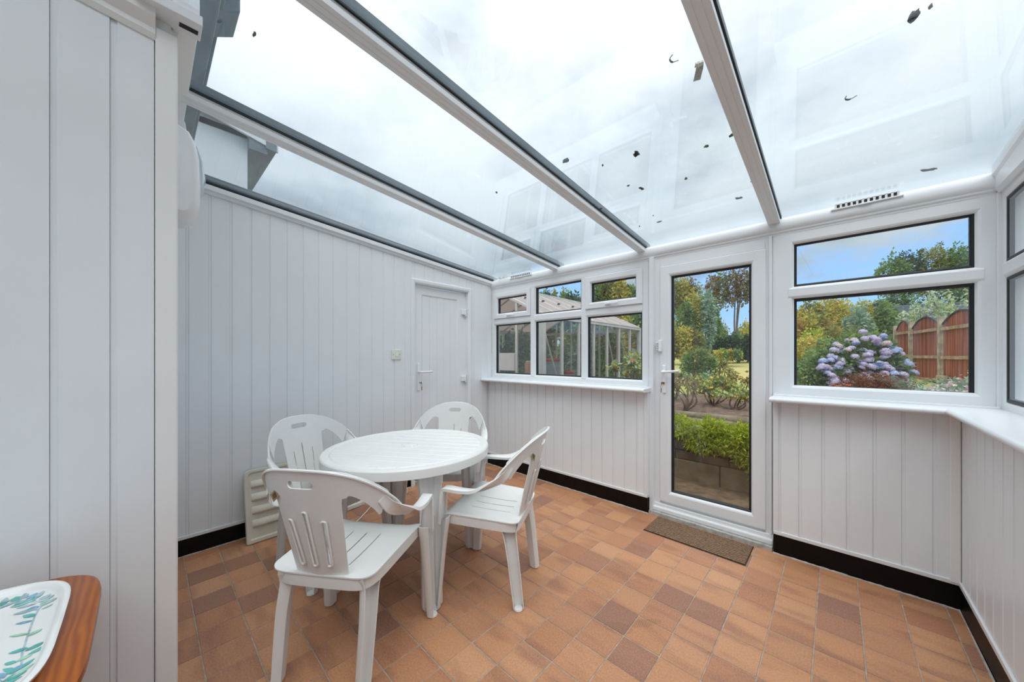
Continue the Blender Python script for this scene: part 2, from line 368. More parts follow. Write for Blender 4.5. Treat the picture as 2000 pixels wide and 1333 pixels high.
# ---- tongue and groove cladding
def boards(parent, mp, edges, z0, ztop, mat='clad', lo=None, hi=None):
    for a, b in zip(edges[:-1], edges[1:]):
        if b - a < .012: continue
        prof = [(a, -.012), (a, -.0045), (a + .011, -.0045), (a + .0145, 0), (b - .0008, 0), (b - .0008, -.012)]
        mb = MB().loft([[mp(u, n, z0(u) if callable(z0) else z0) for u, n in prof], [mp(u, n, ztop(u)) for u, n in prof]])
        mb.build('board', mat, parent)
def grid(a, b, p0, pitch):
    k = math.ceil((a + .015 - p0) / pitch); e = [a]
    while p0 + k * pitch < b - .015: e.append(p0 + k * pitch); k += 1
    return e + [b]
mpL = lambda u, n, z: Vector((XL + n, u, z)); mpE = lambda u, n, z: Vector((u, D - n, z))
mpR = lambda u, n, z: Vector((XR - n, u, z)); mpP = lambda u, n, z: Vector((XP + n, u, z))
# left wall, with the doorway Y 1.69..2.40
DL0, DL1, DLZ = 1.688, 2.402, 1.985
wl = MB()
for a, b, c0 in ((YH, DL0 + .03, 0), (DL0 + .03, DL1 - .03, DLZ - .03), (DL1 - .03, 2.72, 0)):
    wl.loft([[(x, y, z if z is not None else zb(y)) for x, y, z in r] for r in ([(XL - .10, a, c0), (XL - .012, a, c0), (XL - .012, a, None), (XL - .10, a, None)], [(XL - .10, b, c0), (XL - .012, b, c0), (XL - .012, b, None), (XL - .10, b, None)])])
wl = struct(wl.build('wall_left', 'clad'), 'tall white boarded wall with a white panel door', 'wall')
eL = grid(YH, 2.714, .1665, .1034)
e1 = [e for e in eL if e < DL0 - .005] + [DL0]; e2 = [DL0] + [e for e in eL if DL0 < e < DL1] + [DL1]; e3 = [DL1] + [e for e in eL if e > DL1 + .01]
boards(wl, mpL, e1, .125, zb); boards(wl, mpL, e2, DLZ, zb); boards(wl, mpL, e3, .125, zb)
MB().box(XL, XL + .008, YH, DL0, .106, .127).build('bottom_trim', 'upvc', wl, bevel=.002)
# end wall (lower part) left of the glazed door and right of it
we = MB(); we.box(XL - .1, -1.107, D + .012, 2.80, 0, .965); we.box(-.292, XR + .16, D + .012, 2.80, 0, .965)
we = struct(we.build('wall_end', 'clad'), 'low white boarded wall under the garden windows', 'wall')
boards(we, mpE, grid(XL, -1.135, -2.991, .1052), .14, lambda u: .965); boards(we, mpE, grid(-.268, .42, -.167, .1063), .14, lambda u: .965)
bx('bottom_trim', 'upvc', we, XL, -1.107, D - .008, D + .002, .121, .142, .002); bx('bottom_trim', 'upvc', we, -.292, XR, D - .008, D + .002, .121, .142, .002)
bx('corner_trim', 'upvc', we, -1.137, -1.104, D - .006, 2.74, .14, .965, .003); bx('corner_trim', 'upvc', we, -.295, -.266, D - .006, 2.74, .13, .965, .003)
bx('corner_trim', 'upvc_warm', we, .418, XR, D - .012, D + .01, .13, .965, .004)
bx('door_reveal', 'upvc', we, -1.108, -1.075, D + .03, 2.80, 0, 2.03, .002)
# right wall (lower)
wr = struct(MB().box(XR + .012, XR + .16, YB, D + .1, 0, .965).box(XR + .012, XF + .06, YB, -.42, .9, 2.5).build('wall_right', 'clad'), 'low white boarded side wall under a deep sill', 'wall')
boards(wr, mpR, grid(YB, 2.64, 2.60, .1034), .14, lambda u: .965)
bx('bottom_trim', 'upvc', wr, XR - .008, XR + .002, YB, D, .121, .142, .002)
# pier of the house, close on the left
wp = struct(MB().box(-4.4, XP - .012, YB - .1, YH - .012, -.05, 2.75).build('wall_house', 'clad'), 'close white boarded pier of the house with corner bead', 'wall')
boards(wp, mpP, [YB] + [-.071 - .105 * k for k in range(12, -1, -1)] + [.018], 0, lambda u: zb(u) - .05)
bx('corner_trim', 'upvc_warm', wp, XP - .03, XP + .007, .0195, YH, 0, zb(0) - .06, .003)
bx('corner_trim', 'upvc_warm', wp, XP - .06, XP - .028, .03, YH + .004, 0, zb(0) - .02, .003)
cv = MB(); P0 = [(0, -.10), (.004, -.10), (.012, -.085), (.012, -.07), (.034, -.045), (.034, -.02), (.05, -.012), (.05, .03), (0, .03)]
cv.loft([[(XP + a, y, zb(y) + b) for a, b in P0] for y in (YB, .02)]); cv.build('cornice', 'upvc_warm', wp)
# wall plate along the house wall, where the roof starts
tp = MB().box(XL, XP + .05, YH - .01, .118, zb(.1) + .0, zb(.1) + .10)
tp = struct(tp.build('trim_1', 'upvc_warm', bevel=.003), 'white wall plate where the glass roof meets the house', 'trim')
bx('end_cap', 'upvc', tp, XP - .02, XP + .062, -.02, .124, zb(.1) - .012, zb(.1) + .02, .002)
bx('shadow_gap', 'dark_hole', tp, XP + .008, XP + .028, .072, .116, zb(.1) - .0135, zb(.1) - .011)
# wall behind the camera
struct(MB().box(XP - .1, XF + .1, YB - .12, YB, -.05, 2.52).build('wall_rear', 'clad'), 'plain white wall at the house end', 'wall')
# ---- skirtings
def skirt(name, label, x0, x1, y0, y1, top): return struct(bx(name, 'black_skirt', None, x0, x1, y0, y1, 0, top, .0015), label, 'skirting')
skirt('baseboard_left', 'black painted skirting, chipped, under the tall boarded wall', XL - .012, XL + .0015, YH, DL0, .106)
skirt('baseboard_end', 'black painted skirting between side door and glazed door', XL, -1.107, D - .0015, D + .075, .121)
skirt('baseboard_garden', 'black painted skirting right of the glazed door', -.292, XR, D - .0015, D + .02, .121)
skirt('baseboard_right', 'black painted skirting along the side window wall', XR - .0015, XR + .012, YB, D - .002, .121)
# mortar fillet along skirtings
mf = MB()
for (p, q) in (((XL + .004, YH), (XL + .004, DL0)), ((XL, D - .004), (-1.10, D - .004)), ((-.294, D - .004), (XR - .005, D - .004)), ((XR - .004, D), (XR - .004, YB))):
    n = 60; rg = []
    for k in range(n + 1):
        t = k / n; x = p[0] + (q[0] - p[0]) * t; y = p[1] + (q[1] - p[1]) * t; r = .0035 + random.random() * .0035
        dx, dy = (1, 0) if p[0] == q[0] else (0, 1); sx = 1 if p[0] < -2 else -1
        nx, ny = (sx * r, 0) if p[0] == q[0] else (0, -r)
        rg.append([(x, y, -.002), (x + nx, y + ny, -.002), (x + nx * .5, y + ny * .5, r * .6), (x, y, r)])
    mf.loft(rg)
tag(mf.build('mortar_fillet', 'cement', fl), kind='stuff')
# ---- frames
def frame_loop(mb, rect, prof, mp):
    u0, u1, v0, v1 = rect; rings = [[mp(u0 + a, n, v0 + a), mp(u1 - a, n, v0 + a), mp(u1 - a, n, v1 - a), mp(u0 + a, n, v1 - a)] for a, n in prof]
    vs = [p for r in rings for p in r]; N = len(prof); fs = []
    for i in range(N):
        for j in range(4): k = (j + 1) % 4; i2 = (i + 1) % N; fs.append((i * 4 + j, i * 4 + k, i2 * 4 + k, i2 * 4 + j))
    return mb.add(vs, fs)
def frame_part(name, rect, w, n0, n1, mp, parent, mat='upvc', bead=.016):
    return frame_loop(MB(), rect, [(0, n0), (0, n1 - .004), (.004, n1), (w - bead, n1), (w - bead * .45, n1 - .004), (w, n1 - bead), (w, n0)], mp).build(name, mat, parent)
def bar(name, mp, parent, a0, a1, b0, b1, n0, n1, vertical, mat='upvc'):
    # chamfered mullion or transom: (a along, b across)
    c = .016; w = b1 - b0; pr = [(b0, n0), (b0, n1 - c), (b0 + c * .6, n1 - .003), (b0 + c, n1), (b1 - c, n1), (b1 - c * .6, n1 - .003), (b1, n1 - c), (b1, n0)]
    f = (lambda a, b, n: mp(b, n, a)) if vertical else (lambda a, b, n: mp(a, n, b))
    return MB().loft([[f(a, b, n) for b, n in pr] for a in (a0, a1)]).build(name, mat, parent)
def pane(rect, mp, parent, n=-.032, mat='glass', gas=.012, gd=.014):
    u0, u1, v0, v1 = rect
    vs = [mp(u, nn, v) for nn in (n - .004, n + .004) for v in (v0, v1) for u in (u0, u1)]
    p = MB().add(vs, [(0, 2, 3, 1), (4, 5, 7, 6), (0, 1, 5, 4), (2, 6, 7, 3), (0, 4, 6, 2), (1, 3, 7, 5)]).build('pane', mat, parent)
    g = frame_loop(MB(), rect, [(-.002, n - .012), (-.002, n + gd), (gas * .45, n + gd), (gas, n + gd * .45), (gas, n - .012)], mp).build('gasket', 'gasket', p)
    return p
fE = lambda u, n, z: Vector((u, YF - n, z)); fR = lambda u, n, z: Vector((XF - n, u, z))
N0, N1 = -.065, 0.0
def window_root(name, rect, mp, label, w=.062):
    o = frame_loop(MB(), rect, [(0, N0), (0, N1 - .004), (.004, N1), (w - .016, N1), (w - .007, N1 - .004), (w, N1 - .016), (w, N0)], mp).build(name, 'upvc')
    return struct(o, label, 'window')
ZS, ZT = .985, 2.022
# window 1: six lights
w1 = window_root('window_1', (XL + .001, -1.124, ZS, ZT), fE, 'six light white window looking onto the greenhouse')
L, R = XL + .063, -1.186; zb0, zt0, zm0, zm1 = 1.047, 1.96, 1.606, 1.683; m1, m2 = (-2.407, -2.335), (-1.775, -1.703)
bar('transom', fE, w1, L - .01, R + .01, zm0, zm1, N0, .002, False)
for m in (m1, m2): bar('mullion', fE, w1, zb0 - .01, zt0 + .01, m[0], m[1], N0, .003, True)
cols = [(L, m1[0]), (m1[1], m2[0]), (m2[1], R)]
for i, (a, b) in enumerate(cols):
    pane((a, b, zb0, zm0), fE, w1)
    if i == 1: pane((a, b, zm1, zt0), fE, w1)
    else:
        s = frame_part('sash', (a - .012, b + .012, zm1 - .008, zt0 + .006), .058, -.045, .016, fE, w1)
        pane((a + .044, b - .044, zm1 + .048, zt0 - .05), fE, s, n=-.022)
        c = (a + b) / 2 - .02; hd = MB(); hd.box(c - .045, c + .012, YF - .024, YF - .015, zm1 + .012, zm1 + .026); hd.box(c - .03, c + .085, YF - .040, YF - .027, zm1 + .014, zm1 + .026); hd.box(c - .02, c, YF - .032, YF - .02, zm1 + .014, zm1 + .024)
        hd.build('window_handle', 'hinge_white', s, bevel=.003)
def sill(parent, rect, nose_axis):
    x0, x1, y0, y1 = rect; r = .014; zc = .975; pr = []
    for k in range(9): a = math.pi / 2 + math.pi * k / 8; pr.append((r * math.cos(a), zc + r * math.sin(a)))
    if nose_axis == 'y':
        q = [(y0 + r + a, z) for a, z in pr] + [(y1, zc - r), (y1, zc + r)]
        return MB().loft([[(x, y, z) for y, z in q] for x in (x0, x1)]).build('sill', 'upvc', parent, smooth=True)
    q = [(x0 + r + a, z) for a, z in pr] + [(x1, zc - r), (x1, zc + r)]
    return MB().loft([[(x, y, z) for x, z in q] for y in (y0, y1)]).build('sill', 'upvc', parent, smooth=True)
sill(w1, (XL, -1.095, 2.545, 2.735), 'y')
bx('sill_upstand', 'upvc', w1, XL, -1.10, YF - .022, YF + .002, .985, 1.0, .003)
# window 2: two lights, right of the door
w2 = window_root('window_2', (-.305, .585, ZS, ZT), fE, 'two light white window looking onto hydrangea and red fence', .075)
for rc in (( -.305, -.195, ZS, ZT), (.512, .585, ZS, ZT)): bar('jamb', fE, w2, rc[2], rc[3], rc[0], rc[1], N0, .001, True)
bar('transom', fE, w2, -.22, .535, 1.604, 1.679, N0, .006, False)
pane((-.199, .512, 1.045, 1.604), fE, w2, gas=.016); pane((-.199, .512, 1.679, 1.954), fE, w2, gas=.016)
sill(w2, (-.303, .60, 2.545, 2.735), 'y')
bx('sill_upstand', 'upvc', w2, -.30, .58, YF - .022, YF + .002, .985, 1.0, .003)
# window 3: along the right side
w3 = window_root('window_3', (-.42, 2.708, ZS, ZT), fR, 'white side window seen at a sharp angle', .046)
bar('transom', fR, w3, -.36, 2.66, 1.604, 1.684, N0, .006, False)
for c in (1.72, .68): bar('mullion', fR, w3, 1.04, 1.97, c - .036, c + .036, N0, .003, True)
for a, b in ((1.756, 2.662), (.716, 1.684), (-.374, .644)):
    pane((a, b, 1.032, 1.604), fR, w3, n=-.012, gas=.014, gd=.007); pane((a, b, 1.684, 1.976), fR, w3, n=-.012, gas=.014, gd=.007)
s3 = sill(w3, (.389, .60, -.45, 2.70), 'x'); s3.location.z = .0012
bx('corner_post', 'upvc', w3, .571, .64, 2.70, 2.79, ZS, ZT, .004)
# ---- glazed door
fD = fE
d1 = struct(MB().box(-1.124, -1.031, YF - .0, YF + .07, .03, ZT).box(-.342, -.305, YF - .0, YF + .07, .03, ZT).box(-1.031, -.342, YF, YF + .07, 1.949, ZT).box(-1.085, -.30, YF - .012, YF + .07, .03, .085).build('door_1', 'upvc', bevel=.004), 'white framed fully glazed garden door', 'door')
bx('frame_bead', 'upvc', d1, -1.102, -1.072, YF - .014, YF + .002, .06, ZT, .004); bx('frame_bead', 'upvc', d1, -.322, -.306, YF - .014, YF + .002, .06, ZT, .004)
bx('threshold', 'upvc', d1, -1.085, -.30, YF - .032, YF + .05, .026, .06, .007); bx('threshold', 'cement', d1, -1.10, -.30, 2.655, YF + .09, -.02, .026)
lf = frame_part('door_leaf', (-1.029, -.340, .108, 1.946), .082, -.05, .012, fE, d1, bead=.018)
pane((-.947, -.422, .19, 1.864), fE, lf, n=-.02, gas=.014)
hp = MB(); hp.box(-1.008, -.980, YF - .024, YF - .012, .955, 1.175); h1 = hp.build('handle_plate', 'hinge_white', lf, bevel=.008)
MB().tube(cat_rom([(-.994, YF - .02, 1.125), (-.994, YF - .06, 1.122), (-.975, YF - .072, 1.122), (-.93, YF - .07, 1.126), (-.868, YF - .066, 1.133)], 4), [.011] * 5 + [.0095] * 12, 10).build('lever', 'hinge_white', h1, smooth=True)
lk = MB().lathe([(.0, 0), (.009, 0), (.009, .014), (0, .014)], 14).build('lock_cylinder', 'brass', h1)
lk; lk.rotation_euler = (math.pi / 2, 0, 0); lk.location = (-.994, YF - .024, 1.035)
# key hanging in the glazed door
def key(name, label, loc, rz):
    k = empty(name, loc, rz); tag(k, label, 'key')
    MB().box(-.0012, .0012, -.03, .004, -.004, .004).build('blade', 'steel', k)
    m = MB(); rg = []
    for z in (-.0012, .0012): rg.append([(z, -.036 + .011 * math.cos(a), .0 + .012 * math.sin(a)) for a in [2 * math.pi * q / 14 for q in range(14)]])
    m.loft(rg); m.build('bow', 'brass', k)
    MB().tube([(0, -.044 + .010 * math.cos(a), -.006 - .016 + .016 * math.sin(a)) for a in [2 * math.pi * q / 16 for q in range(17)]], .0012, 6).build('ring', 'steel', k)
    m = MB(); m.box(-.0015, .0015, -.052, -.038, -.07, -.036); m.build('spare_key', 'brass', k, bevel=.001)
    return k
key('door_key', 'small brass key in the lock of the glazed door', (-.994, YF - .034, 1.035), 0)
# door contact sensor
sn = empty('contact_sensor', (-1.033, YF - .013, 1.325)); tag(sn, 'white plastic contact sensor on the glazed door edge', 'sensor')
MB().box(-.002, .022, -.020, 0, -.045, .045).build('sensor_body', 'hinge_white', sn, bevel=.004); MB().box(-.022, -.006, -.012, 0, -.03, .03).build('magnet', 'hinge_white', sn, bevel=.003)
for k in range(4): MB().box(-.0225, -.0055, -.0125, -.011, -.02 + k * .012, -.017 + k * .012).build('rib', 'vent_dark', sn)
# ---- side door in the left wall
fL = lambda u, n, z: Vector((XL + n, u, z))
d2 = struct(frame_loop(MB(), (DL0 - .004, DL1 + .004, -.10, DLZ + .004), [(0, -.06), (0, .010), (.008, .014), (.030, .012), (.042, .004), (.046, -.03), (.046, -.06)], fL).build('door_2', 'door_pvc'), 'white panel side door in the boarded wall', 'door')
lf2 = frame_part('door_leaf', (DL0 + .046, DL1 - .072, .03, DLZ - .05), .092, -.06, -.032, fL, d2, mat='door_pvc', bead=.012)
u = DL0 + .138
for k in range(5):
    a, b = u + k * .0832, u + (k + 1) * .0832
    pr = [(a, -.052), (a, -.046), (a + .005, -.041), (b - .001, -.041), (b - .001, -.052)]
    MB().loft([[fL(q, n, z) for q, n in pr] for z in (.115, DLZ - .14)]).build('board', 'door_pvc', lf2)
bx('rebate', 'door_pvc', d2, XL - .06, XL - .035, DL1 - .076, DL1 - .04, .03, DLZ - .045)
for zc in (1.725, 1.0, .28):
    hg = MB(); hg.box(XL - .034, XL - .006, DL1 - .112, DL1 - .062, zc - .028, zc + .028); hg.box(XL - .034, XL - .012, DL1 - .064, DL1 - .046, zc - .045, zc + .04); hg.build('hinge', 'hinge_white', lf2, bevel=.004)
hp = MB().box(XL - .033, XL - .022, DL0 + .078, DL0 + .106, .905, 1.175).build('handle_plate', 'hinge_white', lf2, bevel=.006)
MB().tube(cat_rom([(XL - .03, DL0 + .092, 1.09), (XL + .02, DL0 + .092, 1.09), (XL + .03, DL0 + .11, 1.09), (XL + .027, DL0 + .16, 1.09), (XL + .024, DL0 + .215, 1.092)], 4), .010, 10).build('lever', 'hinge_white', hp, smooth=True)
key('door_key', 'bunch of keys in the lock of the side door', (XL - .012, DL0 + .092, .985), math.pi / 2)
bx('threshold', 'cement', d2, XL - .09, XL - .0, DL0 + .03, DL1 - .03, -.02, .03)
# ---- light switch
sw = empty('light_switch', (XL, 1.536, 1.258)); tag(sw, 'white double rocker light switch beside the side door', 'switch')
MB().box(0, .010, -.046, .046, -.045, .045).build('plate', 'tray_cream', sw, bevel=.003)
for c in (-.010,): MB().box(.009, .015, c, c + .024, -.018, .02).build('rocker', 'hinge_white', sw, bevel=.002)
for y in (-.030, .030): MB().box(.0095, .0112, y - .0032, y + .0032, -.003, .003).build('screw', 'steel', sw)
# ================================================================== glass roof
ce = struct(MB().loft([[(x, y, z) for y, z in ((2.80, 2.135), (2.728, 2.128), (2.702, 2.118), (2.694, 2.104), (2.690, 2.07), (2.696, 2.05), (2.703, 2.044), (2.704, 2.034), (2.712, 2.028), (2.712, 2.018), (2.80, 2.018))] for x in (XL, .625)]).build('ceiling', 'upvc', smooth=True), 'glass lean-to roof on white rafters', 'roof')
RX = [-2.056, -1.178, -.294]
def sloped(x0, x1, y0, y1, z0, z1, base=zg):
    return MB().loft([[(x0, y, base(y) + z0), (x1, y, base(y) + z0), (x1, y, base(y) + z1), (x0, y, base(y) + z1)] for y in (y0, y1)])
def yst(x): return .10 if x < XP else YB
for x in RX:
    y0 = yst(x - .05)
    pr = [(-.032, .002), (-.030, 0), (-.012, 0), (-.011, .0015), (-.008, .0015), (-.007, 0), (.012, 0), (.013, .0015), (.016, .0015), (.017, 0), (.030, 0), (.032, .002), (.032, .022), (.027, .028), (.027, .038), (-.027, .038), (-.027, .028), (-.032, .022)]
    rf = MB().loft([[(x + a, y, zb(y) + b) for a, b in pr] for y in (y0, 2.712)]).build('rafter', 'upvc', ce)
    sloped(x - .030, x + .030, y0, 2.80, .006, .046).build('capping', 'alu_cap', rf)
    sloped(x - .036, x - .026, y0, 2.74, -.006, -.001).build('gasket', 'gasket', rf); sloped(x + .026, x + .036, y0, 2.74, -.006, -.001).build('gasket', 'gasket', rf)
# bar on the left wall and capping above it
wb = MB().loft([[(XL + a, y, zb(y) + b) for a, b in ((-.04, -.03), (.012, -.03), (.016, -.012), (.03, -.006), (.03, .022), (.02, .03), (-.04, .03))] for y in (.10, 2.72)]).build('wall_bar', 'upvc', ce)
sloped(XL - .04, XL + .026, .10, 2.74, -.010, -.001).build('gasket', 'gasket', wb)
sloped(XL - .05, XL + .012, .10, 2.80, .006, .040).build('capping', 'alu_cap', wb)
sloped(XL - .12, XL + .02, .10, 2.80, .04, .045).build('flashing', 'alu_cap', wb)
# right side beam
rb = MB().loft([[(XF + a, y, b if b < 2.06 else zb(y) + b - 2.09) for a, b in ((-.01, 2.018), (.06, 2.018), (.06, 2.15), (-.03, 2.15), (-.03, 2.105), (-.022, 2.09), (-.02, 2.036))] for y in (YB, 2.70)]).build('side_beam', 'upvc', ce)
bays = [(XL - .02, RX[0], .09), (RX[0], RX[1], .09), (XP + .03, RX[1], YB), (RX[1], RX[2], YB), (RX[2], .62, YB)]
for a, b, y0 in bays:
    y1 = .09 if (a == XP + .03) else 2.79
    sloped(a + .002, b - .002, y0, y1, 0, .005).build('pane', 'roof_glass', ce)
# trickle vents on the eaves beam
def vent(x0, x1, label):
    v = empty('trickle_vent', ((x0 + x1) / 2, 2.694, 2.107)); tag(v, label, 'vent'); w = (x1 - x0) / 2
    MB().box(-w - .02, w + .02, -.012, .0, -.012, -.004).build('base', 'vent_white', v, bevel=.002)
    n = 11
    MB().box(-w, w, -.002, .012, -.004, .016).build('slot_backing', 'vent_dark', v)
    for k in range(n + 1):
        c = -w + 2 * w * k / n; MB().box(c - w / n * .42, c + w / n * .42, -.010, .0, -.006, .018).build('slat', 'vent_white', v)
    MB().box(-w, w, -.010, .004, .015, .02).build('rail', 'vent_white', v, bevel=.001)
    MB().box(-.025, .025, -.017, -.010, -.014, -.007).build('slider', 'vent_white', v, bevel=.002)
vent(-2.66, -2.38, 'white slotted trickle vent on the eaves beam by the side door'); vent(.0, .25, 'white slotted trickle vent on the eaves beam above the two light window')
# ================================================================== moulded chairs
RB = .345
def yback(z): return -.203 - (z - .42) * .26
def ymap(x, z): return yback(z) + RB - math.sqrt(RB * RB - min(x * x, .30 ** 2))
def seg_dist(u, v, pts):
    d = None
    for (a, b), (c, e) in zip(pts[:-1], pts[1:]):
        dx, dz = c - a, e - b; t = np.clip(((u - a) * dx + (v - b) * dz) / (dx * dx + dz * dz), 0, 1)
        q = np.hypot(u - a - t * dx, v - b - t * dz); d = q if d is None else np.minimum(d, q)
    return d
ring = [(p.x, p.y) for p in cat_rom([(0, .815, 0), (.075, .812, 0), (.145, .795, 0), (.20, .757, 0), (.238, .705, 0), (.258, .655, 0), (.266, .62, 0)], 4)]
def back_f(u, v):
    a = np.abs(u); hw = .036 - .004 * np.clip((.80 - v) / .15, 0, 1)
    r = seg_dist(a, v, ring) - hw
    w = .108 + .020 * np.clip((v - .42) / .3, 0, 1)
    sp = np.maximum(a - w, v - .80)
    k = .05; h = np.clip(.5 + .5 * (r - sp) / k, 0, 1); un = r * (1 - h) + sp * h - k * h * (1 - h)   # smooth union
    crest = np.maximum(np.maximum(a - .20, .735 - v + a * .02), seg_dist(a, v, ring) - .075); un = np.minimum(un, np.where(v < .80, np.maximum(crest, a - .15), 1))
    bot = .368 - v + np.clip((a - .03), 0, 1) ** 2 * 7
    f = np.maximum(un, bot); f = np.maximum(f, np.where(a > .18, .648 - v, -1))
    hole = np.maximum(np.abs(v - .790) - .0, 0); cap = np.hypot(np.maximum(a - .036, 0), v - .792) - .0145
    f = np.maximum(f, -cap)
    for sx, z0, z1 in ((0, .475, .680), (.052, .475, .645)):
        f = np.maximum(f, -(np.hypot(a - sx - (v - .475) * .06 * (sx > 0), np.maximum(np.maximum(z0 - v, v - z1), 0)) - .0032))
    return f
def seat_f(u, v):
    a = np.abs(u); w = .212 + .055 * (v + .2)
    f = np.maximum(a - w, np.maximum(v - .205, -.205 - v))
    cr = np.hypot(np.maximum(a - (w - .04), 0), np.maximum(np.maximum(v - .165, -.165 - v), 0)) - .04
    f = np.where((a > w - .04) & (np.abs(v) > .165), cr, f)
    for sx in (0, .068): f = np.maximum(f, -(np.hypot(a - sx - .12 * (v + .1) * sx, np.maximum(np.abs(v + .02) - .11, 0)) - .0033))
    return f
def seat_z(x, y): return .436 + .06 * y - .014 * max(0, 1 - (x / .2) ** 2) * max(0, 1 - (y / .22) ** 2) - .028 * max(0, (y - .13) / .075) ** 2 + .012 * sm(.14, .24, abs(x))
def chan(path, rads, op):
    # U shaped leg channel; op = opening direction in plan
    rings = []; o = Vector((op[0], op[1], 0)).normalized(); s = Vector((-o.y, o.x, 0))
    prof = [(.55, -1.12), (.0, -1.14), (-.50, -1.08), (-.82, -.80), (-.88, 0), (-.82, .80), (-.50, 1.08), (.0, 1.14), (.55, 1.12)]
    for p, r in zip(path, rads): rings.append([Vector(p) + o * (a * r) + s * (b * r) for a, b in prof])
    return MB().loft(rings, closed=False, caps=False)
def make_chair():
    t = empty('garden_chair')
    br = implicit_patch(back_f, -.305, .305, .355, .86, .0066, lambda x, z: Vector((x, ymap(x, z), z))).build('backrest', 'resin', t, smooth=True, solid=.0045, angle=math.radians(50))
    # rolled lip along the top edge
    lip = [Vector((s * x, ymap(x, z) - .004, z)) for s, x, z in [(-1, *q) for q in ((.285, .66), (.272, .70), (.235, .762), (.18, .812), (.11, .840), (.05, .849))] + [(1, 0, .851)] + [(1, *q) for q in ((.05, .849), (.11, .840), (.18, .812), (.235, .762), (.272, .70), (.285, .66))]]
    MB().tube(cat_rom(lip, 5), .0052, 7).build('rolled_edge', 'resin', br, smooth=True)
    for sx, z0, z1 in ((0, .475, .680), (.055, .475, .645), (-.055, .475, .645)):   # raised slot rims on the rear face
        m = MB(); q = [(sx + math.cos(a) * .009, (z1 if math.sin(a) > 0 else z0) + math.sin(a) * .009) for a in [2 * math.pi * k / 16 for k in range(16)]]
        q = [Vector((x + (z - .475) * .06 * (1 if sx > 0 else -1 if sx < 0 else 0), ymap(x, z) - .006, z)) for x, z in q]; m.tube(q + [q[0]], .0042, 6); m.build('slot_rim', 'resin', br, smooth=True)
    lb = MB().box(-.016, .016, -.0012, 0, -.016, .016).build('maker_label', 'gold_label', br)
    lc = MB().box(-.009, .009, -.0016, -.001, -.009, .009).build('label_centre', 'brown_label', br)
    for l in (lb, lc): l.location = (-.125, ymap(.125, .735) - .0065, .738); l.rotation_euler = (math.radians(-14), math.radians(45), math.radians(-20))
    st = implicit_patch(seat_f, -.25, .25, -.212, .212, .0075, lambda x, y: Vector((x, y, seat_z(x, y)))).build('seat', 'resin', t, smooth=True, solid=.005)
    # apron under the seat edge
    ol = []
    for k in range(72):
        a = 2 * math.pi * k / 72; c, s = math.cos(a), math.sin(a); y = .2 * math.copysign(abs(s) ** .3, s); w = .207 + .055 * (y + .2); x = w * math.copysign(abs(c) ** .3, c); ol.append((x, y))
    MB().loft([[(x * q, y * q, seat_z(x, y) + dz) for x, y in ol] for q, dz in ((.995, -.003), (1.006, -.018), (1.0, -.052))], caps=False).build('apron', 'resin', st, smooth=True, solid=.0045)
    for s in (-1, 1):
        pts = [(.240, ymap(.240, .716), .716), (.262, ymap(.262, .666), .666), (.279, -.070, .630), (.286, -.015, .612), (.284, .05, .607), (.277, .105, .608), (.2715, .137, .606), (.268, .152, .597), (.266, .160, .575), (.262, .166, .52), (.256, .172, .43)]
        wds = [(.62, .62, .42), (.70, .55, .42), (.86, .30, .36), (.97, .08, .2), (1, 0, .06), (1, 0, 0), (1, 0, 0), (1, 0, 0), (1, 0, 0), (1, 0, 0), (1, 0, 0)]
        hws = [.030, .030, .028, .026, .0245, .024, .024, .0245, .026, .029, .034]
        P = cat_rom(pts, 4); Wd = cat_rom(wds, 4); Hw = [p.x for p in cat_rom([(h, 0, 0) for h in hws], 4)]; rings = []
        for i, p in enumerate(P):
            d = (P[min(i + 1, len(P) - 1)] - P[max(i - 1, 0)]).normalized(); w = Wd[i]; w = (w - d * w.dot(d)).normalized(); nrm = w.cross(d)
            h = Hw[i] * (.62 + .38 * sm(0, 7, i)); fl = .0045 + .0125 * sm(2, 12, i)
            q = [p - w * h - nrm * fl, p - w * h - nrm * .003, p - w * (h - .004), p, p + w * (h - .004), p + w * h - nrm * .003, p + w * h - nrm * fl]
            rings.append([Vector((s * v.x, v.y, v.z)) for v in q])
        MB().loft(rings, closed=False, caps=False).build('arm', 'resin', t, smooth=True, solid=.0042)
        # front and rear leg
        pf = cat_rom([(s * .250, .170, .45), (s * .256, .180, .30), (s * .267, .197, .006)], 6); rf = [.036 - .013 * (i / (len(pf) - 1)) for i in range(len(pf))]
        fr = chan(pf, rf, (s * 1.0, .15)).build('leg', 'resin', t, smooth=True, solid=.004)
        pr = cat_rom([(s * .168, -.146, .418), (s * .173, -.158, .36), (s * .178, -.178, .24), (s * .175, -.205, .006)], 6)
        rr = [.047 - .015 * sm(0, .36, i / (len(pr) - 1)) - .009 * i / (len(pr) - 1) for i in range(len(pr))]
        re = chan(pr, rr, (s * 1.0, -.35)).build('leg', 'resin', t, smooth=True, solid=.004)
        for lg, c in ((fr, (s * .267, .197)), (re, (s * .175, -.205))):
            MB().lathe([(.0, .0), (.021, 0), (.0225, .004), (.020, .010), (0, .012)], 16, (c[0] + s * .004, c[1], 0)).build('foot_pad', 'resin', lg, smooth=True)
    return t
ch0 = make_chair()
def pose(o, x, y, facing): o.location = (x, y, 0.0006); o.rotation_euler = (0, 0, math.radians(facing - 90))
CH = [(-1.551, .603, 123.8, 'white moulded armchair with its back and gold label turned outward, beside the pier'),
      (-1.421, 1.281, 207.9, 'white moulded armchair seen side on, on the open tile side of the table'),
      (-2.314, .763, 20.2, 'white moulded armchair standing in front of the leaning cream panel'),
      (-2.19, 1.51, -50.0, 'white moulded armchair on the side door side of the table')]
